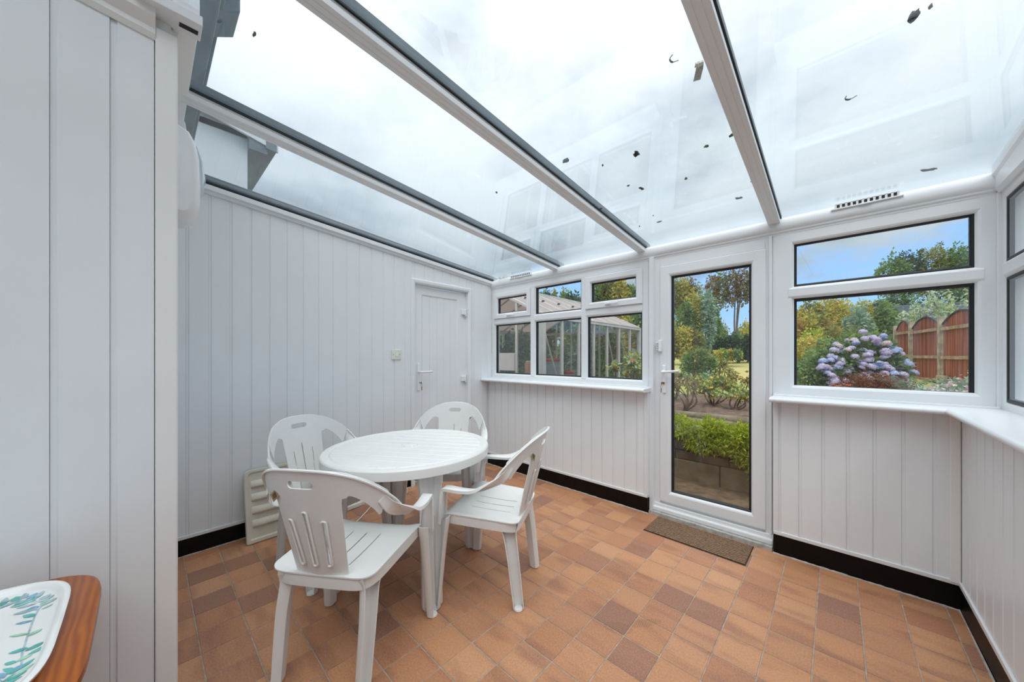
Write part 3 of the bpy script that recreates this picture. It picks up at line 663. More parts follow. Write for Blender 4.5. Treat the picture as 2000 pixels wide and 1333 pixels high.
for i, (x, y, f, lab) in enumerate(CH):
    c = ch0 if i == 0 else copy_tree(ch0); pose(c, x, y, f); tag(c, lab, 'chair', 'white moulded armchairs round the table')
# ================================================================== table
TC = Vector((-1.872, 1.042, 0)); tb = empty('garden_table', TC, math.radians(-14)); tag(tb, 'round white moulded garden table with slatted top', 'table')
ZTB, RT = .716, .461
def slat_z(x, y):
    r = math.hypot(x, y); z = 0
    if .05 < r < RT - .045:
        u = y / .076; fr = abs(u - round(u))
        if fr < .04: z -= .0035
    if abs(r - (RT - .043)) < .005: z -= .0035
    if r < .042: z += .004
    return z
def topf(u, v): return np.hypot(u, v) - (RT - .012)
tt = implicit_patch(topf, -RT, RT, -RT, RT, .0042, lambda x, y: Vector((x, y, ZTB + slat_z(x, y))))
n = 96; rings = []
for r, z in ((RT - .013, 0), (RT - .006, -.002), (RT - .001, -.008), (RT, -.014), (RT - .002, -.050), (RT - .006, -.052), (RT - .010, -.048), (RT - .012, -.012)): rings.append([(r * math.cos(2 * math.pi * k / n), r * math.sin(2 * math.pi * k / n), ZTB + z) for k in range(n)])
tt.loft(rings, caps=False); tt.lathe([(RT - .012, -.012), (0, -.012)], 96, (0, 0, ZTB))
ttop = tt.build('table_top', 'resin', tb, smooth=True, angle=math.radians(30)); ttop.rotation_euler = (0, 0, math.radians(45))
MB().lathe([(.0, 0), (.040, 0), (.042, .003), (.036, .006), (0, .006)], 30, (0, 0, ZTB + .001)).build('centre_cap', 'resin', ttop, smooth=True)
legp = [(-.052, -.030), (-.045, -.036), (-.016, -.036), (-.012, -.029), (.012, -.029), (.016, -.036), (.045, -.036), (.052, -.030), (.052, -.004), (.030, .004), (.022, .026), (.0, .034), (-.022, .026), (-.030, .004), (-.052, -.004)]
legp = [(-b, a) for a, b in legp]
for k in range(4):
    a = math.pi / 2 * k; c, s = math.cos(a), math.sin(a); m = MB(); rings = []
    for z, sc, r in ((.0, .80, .385), (.012, .80, .385), (.013, .93, .385), (.03, .94, .384), (.56, 1.02, .355), (.60, 1.05, .352), (.601, 1.14, .352), (.70, 1.16, .352)):
        rings.append([((r + x * sc) * c - y * sc * s, (r + x * sc) * s + y * sc * c, z) for x, y in legp])
    m.loft(rings); m.build('leg', 'resin', tb, bevel=.0015, smooth=True, angle=math.radians(35))
m = MB()
for k in range(2):
    a = math.pi / 2 * k; m.box(-.34, .34, -.006, .006, .655, .704, Matrix.Rotation(a, 4, 'Z'))
m.build('under_rib', 'resin', tb)
# ================================================================== cream panel leaning on the wall
hp = empty('leaning_panel', (XL + .128, .75, 0.001)); tag(hp, 'cream ribbed metal panel leaning against the boarded wall', 'panel')
hp.rotation_euler = (0, math.radians(-11.5), math.radians(1.5))
Wp, Hp, rr = .31, .475, .035
def rrect(w, z0, z1, r, k=6):
    o = []
    for cx, cz, a0 in ((w - r, z1 - r, 0), (-w + r, z1 - r, 90), (-w + .008, z0 + .008, 180), (w - .008, z0 + .008, 270)):
        q = r if cz > z0 + .02 else .008
        for i in range(k + 1): a = math.radians(a0 + 90 * i / k); o.append((cx + q * math.cos(a), cz + q * math.sin(a)))
    return o
o1, o2, o3 = rrect(Wp, 0, Hp, rr), rrect(Wp - .018, .022, Hp - .018, rr - .01), rrect(Wp - .026, .03, Hp - .026, rr - .015)
m = MB(); m.loft([[(x, y, z) for y, z in o] for x, o in ((-.012, o1), (.010, o1), (.014, [(y * .99, z * .99 + .002) for y, z in o1]), (.014, o2), (.006, o3))])
m.build('body', 'cream_enamel', hp, smooth=True, angle=math.radians(30))
for k in range(4):
    z = .095 + k * .085; rg = []
    for y in np.linspace(-Wp + .035, Wp - .035, 16):
        h = .020 * min(1, (Wp - .035 - abs(y)) / .02 + .05); rg.append([(.006, y, z), (.006 + h * .9, y, z + .010), (.006 + h, y, z + .016), (.006 + h * .25, y, z + .05), (.006, y, z + .052)])
    MB().loft(rg).build('rib', 'cream_enamel', hp, smooth=True, angle=math.radians(50))
# ---- extension lead behind the table
ex = empty('extension_lead', (-2.935, 1.10, .0), math.radians(8)); tag(ex, 'white extension socket block on the floor under the table', 'extension lead')
MB().box(-.028, .028, -.12, .12, .002, .038).build('socket_block', 'cable', ex, bevel=.006)
for k in range(3):
    for dx, dy in ((0, .012), (-.010, -.008), (.010, -.008)): MB().box(dx - .003, dx + .003, -.07 + k * .07 + dy - .004, -.07 + k * .07 + dy + .004, .037, .0386).build('pin_slot', 'dark_hole', ex)
MB().box(.0275, .0288, -.10, -.094, .016, .024).build('indicator', 'dark_hole', ex); MB().box(.0275, .0288, -.07, -.02, .018, .022).build('lettering', 'grey_plastic', ex)
MB().tube(cat_rom([(.0, -.118, .018), (.03, -.15, .006), (.16, -.17, .0055), (.26, -.10, .0055), (.18, .03, .0055), (.10, .16, .0055), (.22, .30, .0055), (.10, .30, .0055), (.03, .345, .012)], 6), .0042, 7).build('cable', 'cable', ex, smooth=True)
# second adaptor further back against the skirting
ad = empty('plug_adaptor', (-2.90, 1.53, 0)); tag(ad, 'small white plug adaptor on the floor near the side door', 'adaptor')
MB().box(-.03, .03, -.05, .05, .001, .055).build('housing', 'cable', ad, bevel=.008); MB().box(.0295, .0305, -.02, .015, .022, .034).build('socket_slot', 'dark_hole', ad)
# ================================================================== doormat
dm = empty('doormat', (-.708, 2.512, 0)); tag(dm, 'brown ribbed doormat in front of the glazed door', 'doormat'); dm.rotation_euler = (0, 0, math.radians(-.5))
MB().box(-.312, .312, -.140, .128, .0008, .006).build('backing', 'mat_back', dm, bevel=.002)
for k in range(13):
    y = -.128 + k * .0205; rg = []
    for x in np.linspace(-.308, .308, 60):
        j = random.uniform(-.0003, .0003); rg.append([(x, y - .0064, .005), (x, y - .0050, .0088 + j), (x, y + .0050, .0088 + j), (x, y + .0064, .005)])
    MB().loft(rg).build('rib', 'mat_fibre', dm)
# ================================================================== pine table and tray by the pier
pz = .65; pt = empty('pine_table', (-1.25, -.42, 0)); tag(pt, 'varnished pine side table with rounded corners by the pier', 'side table')
def sup(w, d, e, n=64, sk=0): return [(w * math.copysign(abs(math.cos(a)) ** e, math.cos(a)), d * math.copysign(abs(math.sin(a)) ** e, math.sin(a))) for a in [2 * math.pi * k / n for k in range(n)]]
m = MB(); A = sup(.318, .345, .36)
m.loft([[(x * q, y * q, z) for x, y in A] for q, z in ((.93, pz - .030), (.985, pz - .026), (1.0, pz - .016), (.995, pz - .006), (.97, pz))])
m.build('top', 'pine', pt, smooth=True, angle=math.radians(40))
for x in (-.22, .22):
    for y in (-.24, .24): MB().lathe([(.018, 0), (.020, .1), (.026, .35), (.020, .5), (.028, .56), (.028, pz - .03)], 16, (x, y, 0)).build('leg', 'pine', pt, smooth=True)
m = MB(); m.box(-.22, .22, -.25, -.23, pz - .11, pz - .03); m.box(-.22, .22, .23, .25, pz - .11, pz - .03); m.box(-.23, -.21, -.24, .24, pz - .11, pz - .03); m.box(.21, .23, -.24, .24, pz - .11, pz - .03); m.build('apron', 'pine', pt)
tr = empty('serving_tray', (-1.252, -.405, pz)); tag(tr, 'white serving tray with blue and teal floral border on the pine table', 'tray')
B = sup(.262, .285, .40)
m = MB(); m.loft([[(x * q, y * q, z) for x, y in B] for q, z in ((.90, .001), (.96, .003), (.995, .014), (1.0, .020), (.985, .0235), (.962, .021), (.945, .012), (.93, .0085), (.3, .0075))])
m.build('tray_body', 'tray_white', tr, smooth=True, angle=math.radians(60))
# printed vine: flat leaves lying on the tray
pm = ['print_teal', 'print_blue', 'print_pale', 'print_grey', 'print_yellow', 'print_deep']; m = MB()
def leaf(x, y, a, l, w, mi):
    m.mi = mi; c, s = math.cos(a), math.sin(a); q = []
    for t, k in ((0, 0), (.25, .75), (.55, 1), (.85, .5), (1, 0), (.85, -.5), (.55, -1), (.25, -.75)): q.append((x + c * l * t - s * w * k, y + s * l * t + c * w * k, .0092 + len(m.f) * 1.5e-6))
    m.add(q, [tuple(range(8))])
def stem(pts, mi, w=.0014):
    m.mi = mi
    for p, q in zip(pts[:-1], pts[1:]):
        d = Vector((q[0] - p[0], q[1] - p[1])).normalized() * w; m.add([(p[0] - d.y, p[1] + d.x, .0089), (p[0] + d.y, p[1] - d.x, .0089), (q[0] + d.y, q[1] - d.x, .0089), (q[0] - d.y, q[1] + d.x, .0089)], [(0, 1, 2, 3)])
VB = sup(.222, .245, .45, 120); stem([(x + .006 * math.sin(k * .5), y + .006 * math.cos(k * .5)) for k, (x, y) in enumerate(VB + VB[:1])], 3)
for k, (x, y) in enumerate(VB):
    x2, y2 = VB[(k + 2) % 120]; a = math.atan2(y2 - y, x2 - x)
    for sgn in (-1, 1):
        if random.random() < .75: leaf(x + random.uniform(-.006, .006), y + random.uniform(-.006, .006), a + sgn * random.uniform(.4, 1.3), random.uniform(.018, .034), random.uniform(.004, .008), random.choice([0, 0, 1, 3, 2, 3]))
for k in range(46):
    a = random.uniform(0, 6.28); r = random.uniform(0, .085); leaf(r * math.cos(a) - .02, r * math.sin(a), random.uniform(0, 6.28), random.uniform(.02, .035), random.uniform(.004, .009), random.choice([5, 5, 4, 2, 0]))
tag(m.build('floral_print', pm, tr), kind='stuff')
# ================================================================== rounded unit on the house wall
wu = empty('wall_unit', (-2.14, YH, 1.825)); tag(wu, 'white rounded plastic unit fixed on the house wall below the roof', 'wall unit')
rg = []
for x in np.linspace(-.15, .15, 13):
    e = math.sqrt(max(0, 1 - (abs(x) / .155) ** 4)); pts = []
    for yy, zz in ((0, 0), (.045, -.006), (.070, .012), (.078, .06), (.080, .15), (.077, .24), (.066, .31), (.05, .345), (.02, .36), (0, .36)): pts.append((x, 1.18 * yy * (.55 + .45 * e), .02 + zz * (.9 + .1 * e)))
    rg.append(pts)
MB().loft(rg).build('housing', 'hinge_white', wu, smooth=True, angle=math.radians(60))
rg = []
for x in np.linspace(-.10, .10, 11):
    e = math.sqrt(max(.02, 1 - (x / .104) ** 2)); rg.append([(x, .082, .14), (x, .092 + .014 * e, .15), (x, .092 + .022 * e, .20), (x, .088 + .014 * e, .27), (x, .078, .32)])
MB().loft(rg).build('lens_cover', 'lens', wu, smooth=True)
MB().loft([[(x, y, z) for y, z in ((0, .33), (.034, .325), (.044, .345), (.040, .375), (.050, .40), (.046, .43), (.02, .44), (0, .44))] for x in (-.055, .055)]).build('bracket', 'hinge_white', wu, bevel=.006, smooth=True)
# ================================================================== scraps on the roof glass
def roof_pt(u, v):
    d = ray(u, v); # z = zg(y)+.008
    t = (zg(0) + .0075 - H) / (d.z + .092 * d.y); return Vector((0, 0, H)) + d * t
def scrap(seed, l, w):
    r = random.Random(seed); n = 11; top = []; bot = []
    for k in range(n):
        a = 2 * math.pi * k / n; q = r.uniform(.55, 1.15); top.append((l * math.cos(a) * q, w * math.sin(a) * q, .004 + r.uniform(0, .006)))
    return MB().loft([[(x, y, 0) for x, y, z in top], top])
SC = [(1105, 315, .030, .020, 1), (1243, 302, .034, .020, 1), (1380, 287, .014, .012, 0), (1430, 265, .024, .012, 0), (1177, 324, .008, .008, 0), (1253, 369, .026, .012, 1), (1227, 364, .010, .007, 0), (1288, 434, .028, .014, 1), (1276, 422, .007, .006, 0), (1443, 388, .030, .014, 1), (1340, 350, .012, .010, 0), (1471, 355, .014, .014, 0), (970, 377, .014, .010, 0), (1173, 409, .026, .014, 1), (1160, 401, .016, .010, 0), (1786, 32, .030, .014, 1), (1817, 15, .012, .007, 0), (1249, 443, .012, .006, 0), (497, 68, .018, .006, 0), (428, 43, .016, .007, 0), (1208, 442, .014, .008, 0), (1812, 333, .05, .012, 1)]
for i, (u, v, l, w, big) in enumerate(SC):
    p = roof_pt(u, v); o = scrap(i, l, w).build('leaf_scrap', 'debris', bevel=.0008); o.location = p; o.rotation_euler = (-.092, 0, random.uniform(0, 3.1))
    where = 'next to the tall boarded wall' if p.x < RX[0] else 'above the six light window' if p.x < RX[1] else 'above the glazed door' if p.x < RX[2] else 'above the two light window'
    sz = 'curled dark leaf scrap' if big else 'tiny dark leaf speck'; tag(o, sz + ' on the roof pane ' + where, 'debris', sz + 's on the pane ' + where)
    o.scale = (.8, .8, .8)
p = roof_pt(1366, 137); cl = empty('glazing_clip', p + Vector((0, 0, .001))); cl.rotation_euler = (-.092, 0, math.radians(115)); tag(cl, 'pale mottled bent metal clip lying on the roof glass beside a rafter', 'clip')
rg = [[(x, y - .012, z), (x, y + .012, z), (x + dx, y + .012, z + dz), (x + dx, y - .012, z + dz)] for x, y, z, dx, dz in ((.05, 0, 0, 0, .003), (.0, 0, 0, 0, .003), (-.012, 0, .003, .003, .003), (-.016, 0, .012, .004, .0), (-.012, 0, .022, .003, -.003), (.012, .0, .024, .0, -.003))]
MB().loft(rg).build('clip_strip', 'clip_metal', cl)
for (u, v) in ((1662, 190), (1318, 115)):
    q = roof_pt(u, v); o = MB().tube(cat_rom([(-.02, 0, .002), (-.008, .014, .004), (.01, .012, .003), (.02, -.006, .004)], 4), [.0015] * 5 + [.003] * 4 + [.0012] * 4, 6).build('curled_petiole', 'debris'); o.location = q; o.rotation_euler = (-.092, 0, random.uniform(0, 3)); tag(o, 'thin curled grey stalk on the roof pane above ' + ('the two light window' if u > 1500 else 'the glazed door'), 'debris')
mo = MB()
for k in range(240):
    x = -2.9 + abs(random.gauss(0, .16)); y = 2.74 - abs(random.gauss(0, .05)); z = zg(y) + .0055; r = random.uniform(.002, .007); mo.add([(x - r, y, z), (x, y - r, z), (x + r, y, z), (x, y + r, z), (x, y, z + r * .7)], [(0, 1, 4), (1, 2, 4), (2, 3, 4), (3, 0, 4), (3, 2, 1, 0)])
tag(mo.build('roof_moss', 'moss'), 'grey green moss gathered on the roof glass above the side door corner', 'moss', kind='stuff')
# ================================================================== garden ground
def gz(x, y):
    if y < 3.78: return -.05
    if y < 8: return .36 + (y - 3.78) * .012
    return .41 + min(1, (y - 8) / 18) ** 1.15 * .85
def sheet(name, mat, xs, ys, label, cat, rough=0):
    vs = [(x, y, gz(x, y) + random.uniform(-rough, rough)) for y in ys for x in xs]; nx = len(xs)
    fs = [(j * nx + i, j * nx + i + 1, (j + 1) * nx + i + 1, (j + 1) * nx + i) for j in range(len(ys) - 1) for i in range(nx - 1)]
    return struct(MB().add(vs, fs).build(name, mat, smooth=True), label, cat)
sheet('ground_patio', 'patio', np.linspace(-12, 12, 60), np.linspace(2.72, 3.7795, 12), 'brown weathered paving outside the glazed door', 'paving', .004)
sheet('ground_bed', 'soil', np.linspace(-2.35, 6, 90), np.linspace(3.785, 8.0, 60), 'bare brown soil of the raised rose bed', 'soil', .018)
sheet('lawn', 'lawn', np.linspace(-45, 45, 80), np.linspace(8.0, 70, 60), 'dry yellow green lawn rising to the hedge', 'lawn')
struct(MB().box(-12, -2.35, 3.775, 8.02, -.2, -.05).build('ground_yard', 'earth_path'), 'rough ground round the greenhouse', 'ground')
# ---- retaining wall
rw = empty('retaining_wall', (0, 3.768, -.05)); tag(rw, 'low brown stone retaining wall outside the glazed door', 'wall')
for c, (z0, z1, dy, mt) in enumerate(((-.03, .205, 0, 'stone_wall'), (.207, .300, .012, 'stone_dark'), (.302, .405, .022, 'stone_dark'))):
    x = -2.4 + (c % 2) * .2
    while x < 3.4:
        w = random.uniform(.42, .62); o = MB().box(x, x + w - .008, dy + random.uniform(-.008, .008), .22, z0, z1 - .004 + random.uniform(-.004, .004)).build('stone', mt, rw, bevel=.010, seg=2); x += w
# ---- timber edging
for i, (y, r) in enumerate(((4.82, .048), (5.22, .055))):
    o = MB().tube([(-2.2 + k * .3, y + random.uniform(-.012, .012) - k * .004, gz(0, y) + r * .35 + random.uniform(-.006, .006)) for k in range(20)], r, 10).build('edging_log', 'kerb', smooth=True)
    tag(o, ['rotting timber edging behind the lime green cushion plant', 'rotting timber edging at the foot of the rose bushes'][i], 'edging')
# ================================================================== leaves
def leaf_mesh(name, pts, size, mat, aspect=.45, droop=.3, nrm=None):
    pts = np.asarray(pts); n = len(pts); a = rng.normal(size=(n, 3)); a /= np.linalg.norm(a, axis=1)[:, None]
    if nrm is not None: a = a * .8 + nrm; a /= np.linalg.norm(a, axis=1)[:, None]
    a[:, 2] -= droop * rng.random(n); a /= np.linalg.norm(a, axis=1)[:, None]
    b = np.cross(a, rng.normal(size=(n, 3))); b /= np.linalg.norm(b, axis=1)[:, None]
    s = (size * rng.uniform(.6, 1.35, n))[:, None]; V = np.empty((n, 4, 3))
    V[:, 0] = pts; V[:, 1] = pts + a * s * .45 + b * s * aspect * .5; V[:, 2] = pts + a * s; V[:, 3] = pts + a * s * .45 - b * s * aspect * .5
    me = bpy.data.meshes.new(name); me.vertices.add(n * 4); me.vertices.foreach_set('co', V.reshape(-1)); me.loops.add(n * 4); me.polygons.add(n)
    me.loops.foreach_set('vertex_index', np.arange(n * 4)); me.polygons.foreach_set('loop_start', np.arange(0, n * 4, 4)); me.polygons.foreach_set('loop_total', np.full(n, 4))
    me.materials.append(MATS[mat]); me.update(calc_edges=True); return me
def blob_pts(c, r, n, shell=.5, lump=.25):
    d = rng.normal(size=(n, 3)); d /= np.linalg.norm(d, axis=1)[:, None]
    q = shell + (1 - shell) * rng.random(n) ** .5
    ph = rng.uniform(0, 6.28, 6); lm = 1 + lump * (np.sin(d[:, 0] * 5 + ph[0]) * np.sin(d[:, 1] * 5 + ph[1]) + .6 * np.sin(d[:, 2] * 8 + ph[2]) * np.sin(d[:, 0] * 9 + ph[3]))
    return np.asarray(c) + d * (q * lm)[:, None] * np.asarray(r), d
def plant(name, label, cat, base, blobs, size, mats, group=None, trunk=None, aspect=.45, shell=.5, stems=0, cut=.01):
    o = empty(name, base); tag(o, label, cat, group); mats = mats if isinstance(mats, list) else [mats] * len(blobs); by = {}
    for (c, r, n), mt in zip(blobs, mats):
        p, d = blob_pts(np.array(c), r, n, shell); keep = p[:, 2] > cut; by.setdefault(mt, []).append((p[keep], d[keep]))
    for mt, L in by.items():
        p = np.concatenate([a for a, b in L]); d = np.concatenate([b for a, b in L]); f = link('foliage', leaf_mesh('foliage', p, size, mt, aspect, nrm=d * .7), o); tag(f, kind='stuff')
    if trunk:
        for pts, r in trunk: MB().tube(cat_rom(pts, 4), [r * (1 - .6 * k / (4 * (len(pts) - 1))) for k in range(4 * (len(pts) - 1) + 1)], 8).build('trunk', 'bark', o, smooth=True)
    for k in range(stems):
        c, r, n = blobs[k % len(blobs)]; e = np.array(c) + np.array(r) * rng.uniform(-.6, .6, 3); q = (rng.uniform(-.03, .03), rng.uniform(-.03, .03), 0); mid = (np.array(q) + e) / 2 + rng.uniform(-.06, .06, 3) * max(r)
        MB().tube(cat_rom([q, mid, e], 4), [.012] * 4 + [.008] * 5, 6).build('stem', 'twig', o)
    return o
def gp(u, t):            # ground point below pixel column u at forward distance t
    p = at_depth(u, HY, t); return Vector((p.x, p.y, gz(p.x, p.y)))
def zat(v, t): return H + (HY - v) / F * t
def col(u0, u1, v_top, v_bot, t, mats, size, name, label, cat, n, group=None, lobes=5, trunk=False, shell=.45, aspect=.5):
    # leafy mass standing on the ground, filling pixel columns u0..u1 up to row v_top at distance t
    b = gp((u0 + u1) / 2, t); w = (u1 - u0) / F * t / 2; zt = zat(v_top, t) - b.z; z0 = max(.0, zat(v_bot, t) - b.z); bl = []; ml = []
    R = random.Random(hash(label) % 9999 if False else len(label) * 31 + int(u0))
    for k in range(lobes):
        a = (k + .5) / lobes * 2 - 1; rx = w / lobes * 1.5; h = (zt - z0) * (1 - .28 * abs(a) ** 2 * R.uniform(.6, 1.3)); lat = a * (w - rx * .5)
        c = Vector((RV[0] * lat, RV[1] * lat, z0 + h * .5)) + Vector((WV[0], WV[1], 0)) * R.uniform(-.5, .5) * w * .5
        bl.append((c, (rx, rx, h * .5), n // lobes)); ml.append(mats[k % len(mats)])
    tk = None
    if trunk: tk = [(((0, 0, 0), (R.uniform(-.1, .1) * w, 0, zt * .35), (R.uniform(-.3, .3) * w, R.uniform(-.2, .2) * w, zt * .75)), .030 * zt ** .5) for _ in range(3)]
    return plant(name, label, cat, b, bl, size, ml, group, tk, aspect, shell)
# ---- lime cushion on the retaining wall
lb = []
for k in range(9):
    X = -1.42 + k * .125; lb.append(((X + .05, random.uniform(-.10, .02), .06 + .03 * math.sin(k * 2.1)), (.16, .17, .10 + random.uniform(-.02, .02)), 2200))
lb += [((-.95, -.19, -.05), (.16, .07, .08), 900), ((-.72, -.20, -.03), (.12, .07, .07), 900), ((-.56, -.20, -.06), (.14, .08, .12), 1200), ((-.42, -.2, -.16), (.13, .09, .24), 1500)]
plant('lime_groundcover', 'lime green cushion plant spilling over the low stone wall', 'plant', (-.05, 3.93, .40 - .04), [((c[0], c[1], c[2] + .04), r, n) for c, r, n in lb], .042, 'leaf_lime', aspect=.28, shell=.35, cut=-.5)
bpy.context.view_layer.update()
lg = next(o for o in bpy.data.objects if o.name.startswith('lime_ground')); 
# ---- dead leaves on the bed
dp = np.column_stack([rng.uniform(-1.8, 1.8, 420), rng.uniform(4.1, 5.1, 420), np.full(420, .40)]); dl = link('fallen_leaves', leaf_mesh('fallen_leaves', dp, .055, 'leaf_dead', .55)); tag(dl, 'pale dead leaves scattered over the bed edge', 'leaves', kind='stuff')
# ---- roses
def rose(label, u, t, h, w, mats, flowers=0, lean=0, seedn=0, bare=False):
    b = gp(u, t); o = empty('rose_bush', b); tag(o, label, 'rose bush'); R = random.Random(seedn); pts = []
    for k in range(7):
        a = R.uniform(0, 6.28); e = Vector((math.cos(a) * w * R.uniform(.4, 1), math.sin(a) * w * R.uniform(.4, 1), h * R.uniform(.7, 1))); md = e * .5 + Vector((R.uniform(-.1, .1), R.uniform(-.1, .1), -.05)) + Vector((lean * .1, 0, 0))
        MB().tube(cat_rom([(R.uniform(-.03, .03), R.uniform(-.03, .03), -.02), md, e], 4), [.016 - .0012 * i for i in range(9)], 6).build('stem', 'twig', o, smooth=True)
        for _ in range(2):
            f = md.lerp(e, R.uniform(.2, .8)); g = f + Vector((R.uniform(-.25, .25) * w, R.uniform(-.25, .25) * w, R.uniform(.05, .25) * h)); MB().tube([f, f.lerp(g, .5) + Vector((0, 0, .02)), g], [.006, .005, .003], 5).build('twig', 'twig', o); pts.append(g)
        pts.append(e)
    n = 110 if bare else 420; P = np.concatenate([np.array(p) + rng.normal(size=(n // 10, 3)) * .10 * max(w, .3) for p in pts])
    for i, mt in enumerate(mats): f = link('foliage', leaf_mesh('foliage', P[i::len(mats)], .062, mt, .6), o); tag(f, kind='stuff')
    for k in range(flowers):
        c = pts[k * 2 % len(pts)]; fm = MB()
        for ring_, (r, z, nn) in enumerate(((.045, .0, 7), (.03, .018, 6), (.016, .03, 5))):
            for j in range(nn):
                a = 6.28 * j / nn + ring_; ca, sa = math.cos(a), math.sin(a); fm.add([c + Vector((0, 0, z - .02)), c + Vector((ca * r - sa * r * .5, sa * r + ca * r * .5, z)), c + Vector((ca * r * 1.25, sa * r * 1.25, z + .008)), c + Vector((ca * r + sa * r * .5, sa * r - ca * r * .5, z))], [(0, 1, 2, 3)])
        fm.build('flower', 'petal_peach', o)
    return o
rose('leggy rose with a thick forked old stem behind the cushion plant', 1335, 5.4, .50, .30, ['leaf_olive', 'leaf_dead'], 0, 1, 3, True)
rose('rose with yellowing leaves in the middle of the soil bed', 1392, 6.0, .46, .36, ['leaf_yellow', 'leaf_green'], 1, 0, 5)
rose('small rose with one dark stump near the timber edging', 1434, 5.5, .34, .22, ['leaf_green', 'leaf_yellow'], 0, 0, 8, True)
rose('reddish rose on the fence side of the bed', 1462, 6.6, .55, .36, ['leaf_olive', 'leaf_autumn', 'leaf_yellow'], 1, 0, 12)
rose('grey leaved rose beside the lawn edge', 1368, 7.6, .45, .36, ['leaf_grey', 'leaf_green'], 2, 0, 15)
rose('red tinted rose on the greenhouse side of the bed', 1318, 6.6, .52, .28, ['leaf_autumn', 'leaf_green'], 3, 0, 19)
rose('bare twiggy rose against the lawn', 1412, 8.4, .70, .22, ['leaf_olive'], 0, 0, 22, True)
rose('peach flowered rose in front of the greenhouse corner', 1232, 4.6, .96, .26, ['leaf_green', 'leaf_grey', 'leaf_yellow'], 6, 0, 27)
# ---- shrubs, hedges and trees seen through the door
col(1336, 1402, 682, 760, 9.0, ['leaf_green', 'leaf_olive'], .09, 'shrub', 'rounded green shrub standing at the lawn edge behind the roses', 'shrub', 4200)
col(1180, 1560, 628, 700, 33, ['leaf_olive', 'leaf_yellow', 'leaf_green'], .22, 'hedge', 'mixed olive hedge closing the end of the lawn', 'hedge', 30000, lobes=15)
col(1400, 1486, 655, 700, 17, ['leaf_dark', 'leaf_dark', 'leaf_green'], .18, 'hedge', 'dark shaded hedge below the thin autumn tree', 'hedge', 7000, lobes=5)
col(1392, 1450, 684, 700, 15, ['leaf_yellow', 'leaf_green', 'leaf_lime'], .12, 'shrub', 'low golden shrub at the foot of the dark hedge', 'shrub', 2200, lobes=6)
col(1306, 1372, 640, 700, 17, ['leaf_olive', 'leaf_yellow', 'leaf_autumn'], .15, 'shrub', 'tawny shrub under the light green tree', 'shrub', 5000, lobes=4)
col(1322, 1408, 572, 690, 22, ['leaf_green', 'leaf_yellow', 'leaf_grey'], .20, 'garden_tree', 'light green bushy tree behind the lawn', 'tree', 12000, lobes=4, trunk=True)
col(1290, 1376, 540, 620, 27, ['leaf_autumn', 'leaf_olive', 'leaf_yellow'], .20, 'garden_tree', 'bronze tipped tree behind the light green tree', 'tree', 6500, lobes=5, trunk=True, shell=.3)
col(1384, 1492, 524, 600, 25, ['leaf_autumn', 'leaf_olive', 'leaf_autumn'], .20, 'garden_tree', 'thin crowned autumn tree with bare trunks against the sky', 'tree', 5200, lobes=6, trunk=True, shell=.25)
# ---- behind the greenhouse
col(1020, 1150, 572, 660, 17, ['leaf_olive', 'leaf_green', 'leaf_dark'], .20, 'garden_tree', 'row of green treetops rising above the greenhouse ridge', 'tree', 13000, lobes=7, trunk=True)
col(1148, 1246, 545, 640, 19, ['leaf_green', 'leaf_olive', 'leaf_yellow'], .20, 'garden_tree', 'round crowned olive tree behind the far end of the greenhouse', 'tree', 13000, lobes=4, trunk=True)
col(960, 1085, 610, 760, 11.5, ['leaf_green', 'leaf_dark', 'leaf_fern'], .14, 'shrub', 'dark leafy thicket pressing on the back of the greenhouse', 'shrub', 9000, lobes=5)
col(1090, 1215, 625, 760, 9.6, ['leaf_green', 'leaf_fern', 'leaf_grey'], .13, 'shrub', 'grey green thicket beyond the long greenhouse side', 'shrub', 10000, lobes=5)
col(1205, 1290, 612, 740, 12.5, ['leaf_yellow', 'leaf_green', 'leaf_dark'], .15, 'shrub', 'yellow green shrub past the greenhouse corner', 'shrub', 7000, lobes=4)
# ---- right hand window
col(1540, 1640, 610, 720, 15, ['leaf_gold', 'leaf_yellow', 'leaf_olive'], .14, 'shrub', 'golden leaved bush beyond the hydrangea', 'shrub', 7000, lobes=4)
col(1530, 1690, 584, 700, 20, ['leaf_yellow', 'leaf_olive', 'leaf_yellow'], .17, 'hedge', 'tall yellow green hedge beyond the golden bush', 'hedge', 16000, lobes=6)
col(1655, 1762, 588, 720, 14, ['leaf_grey', 'leaf_yellow', 'leaf_green'], .14, 'garden_tree', 'soft grey green young tree beside the fence end', 'tree', 10000, lobes=4)
col(1552, 1725, 640, 740, 10.5, ['leaf_yellow', 'leaf_lime', 'leaf_olive', 'leaf_olive'], .10, 'shrub', 'spreading lime and olive bush right behind the hydrangea', 'shrub', 12000, lobes=5)
col(1735, 1905, 484, 580, 36, ['leaf_green', 'leaf_dark', 'leaf_olive'], .26, 'garden_tree', 'big round dark green tree rising over the fence', 'tree', 16000, lobes=5, trunk=True)
col(1715, 1960, 570, 640, 31, ['leaf_dark', 'leaf_dark', 'leaf_green'], .24, 'hedge', 'dark conifer hedge behind the slate roofed shed', 'hedge', 12000, lobes=7)
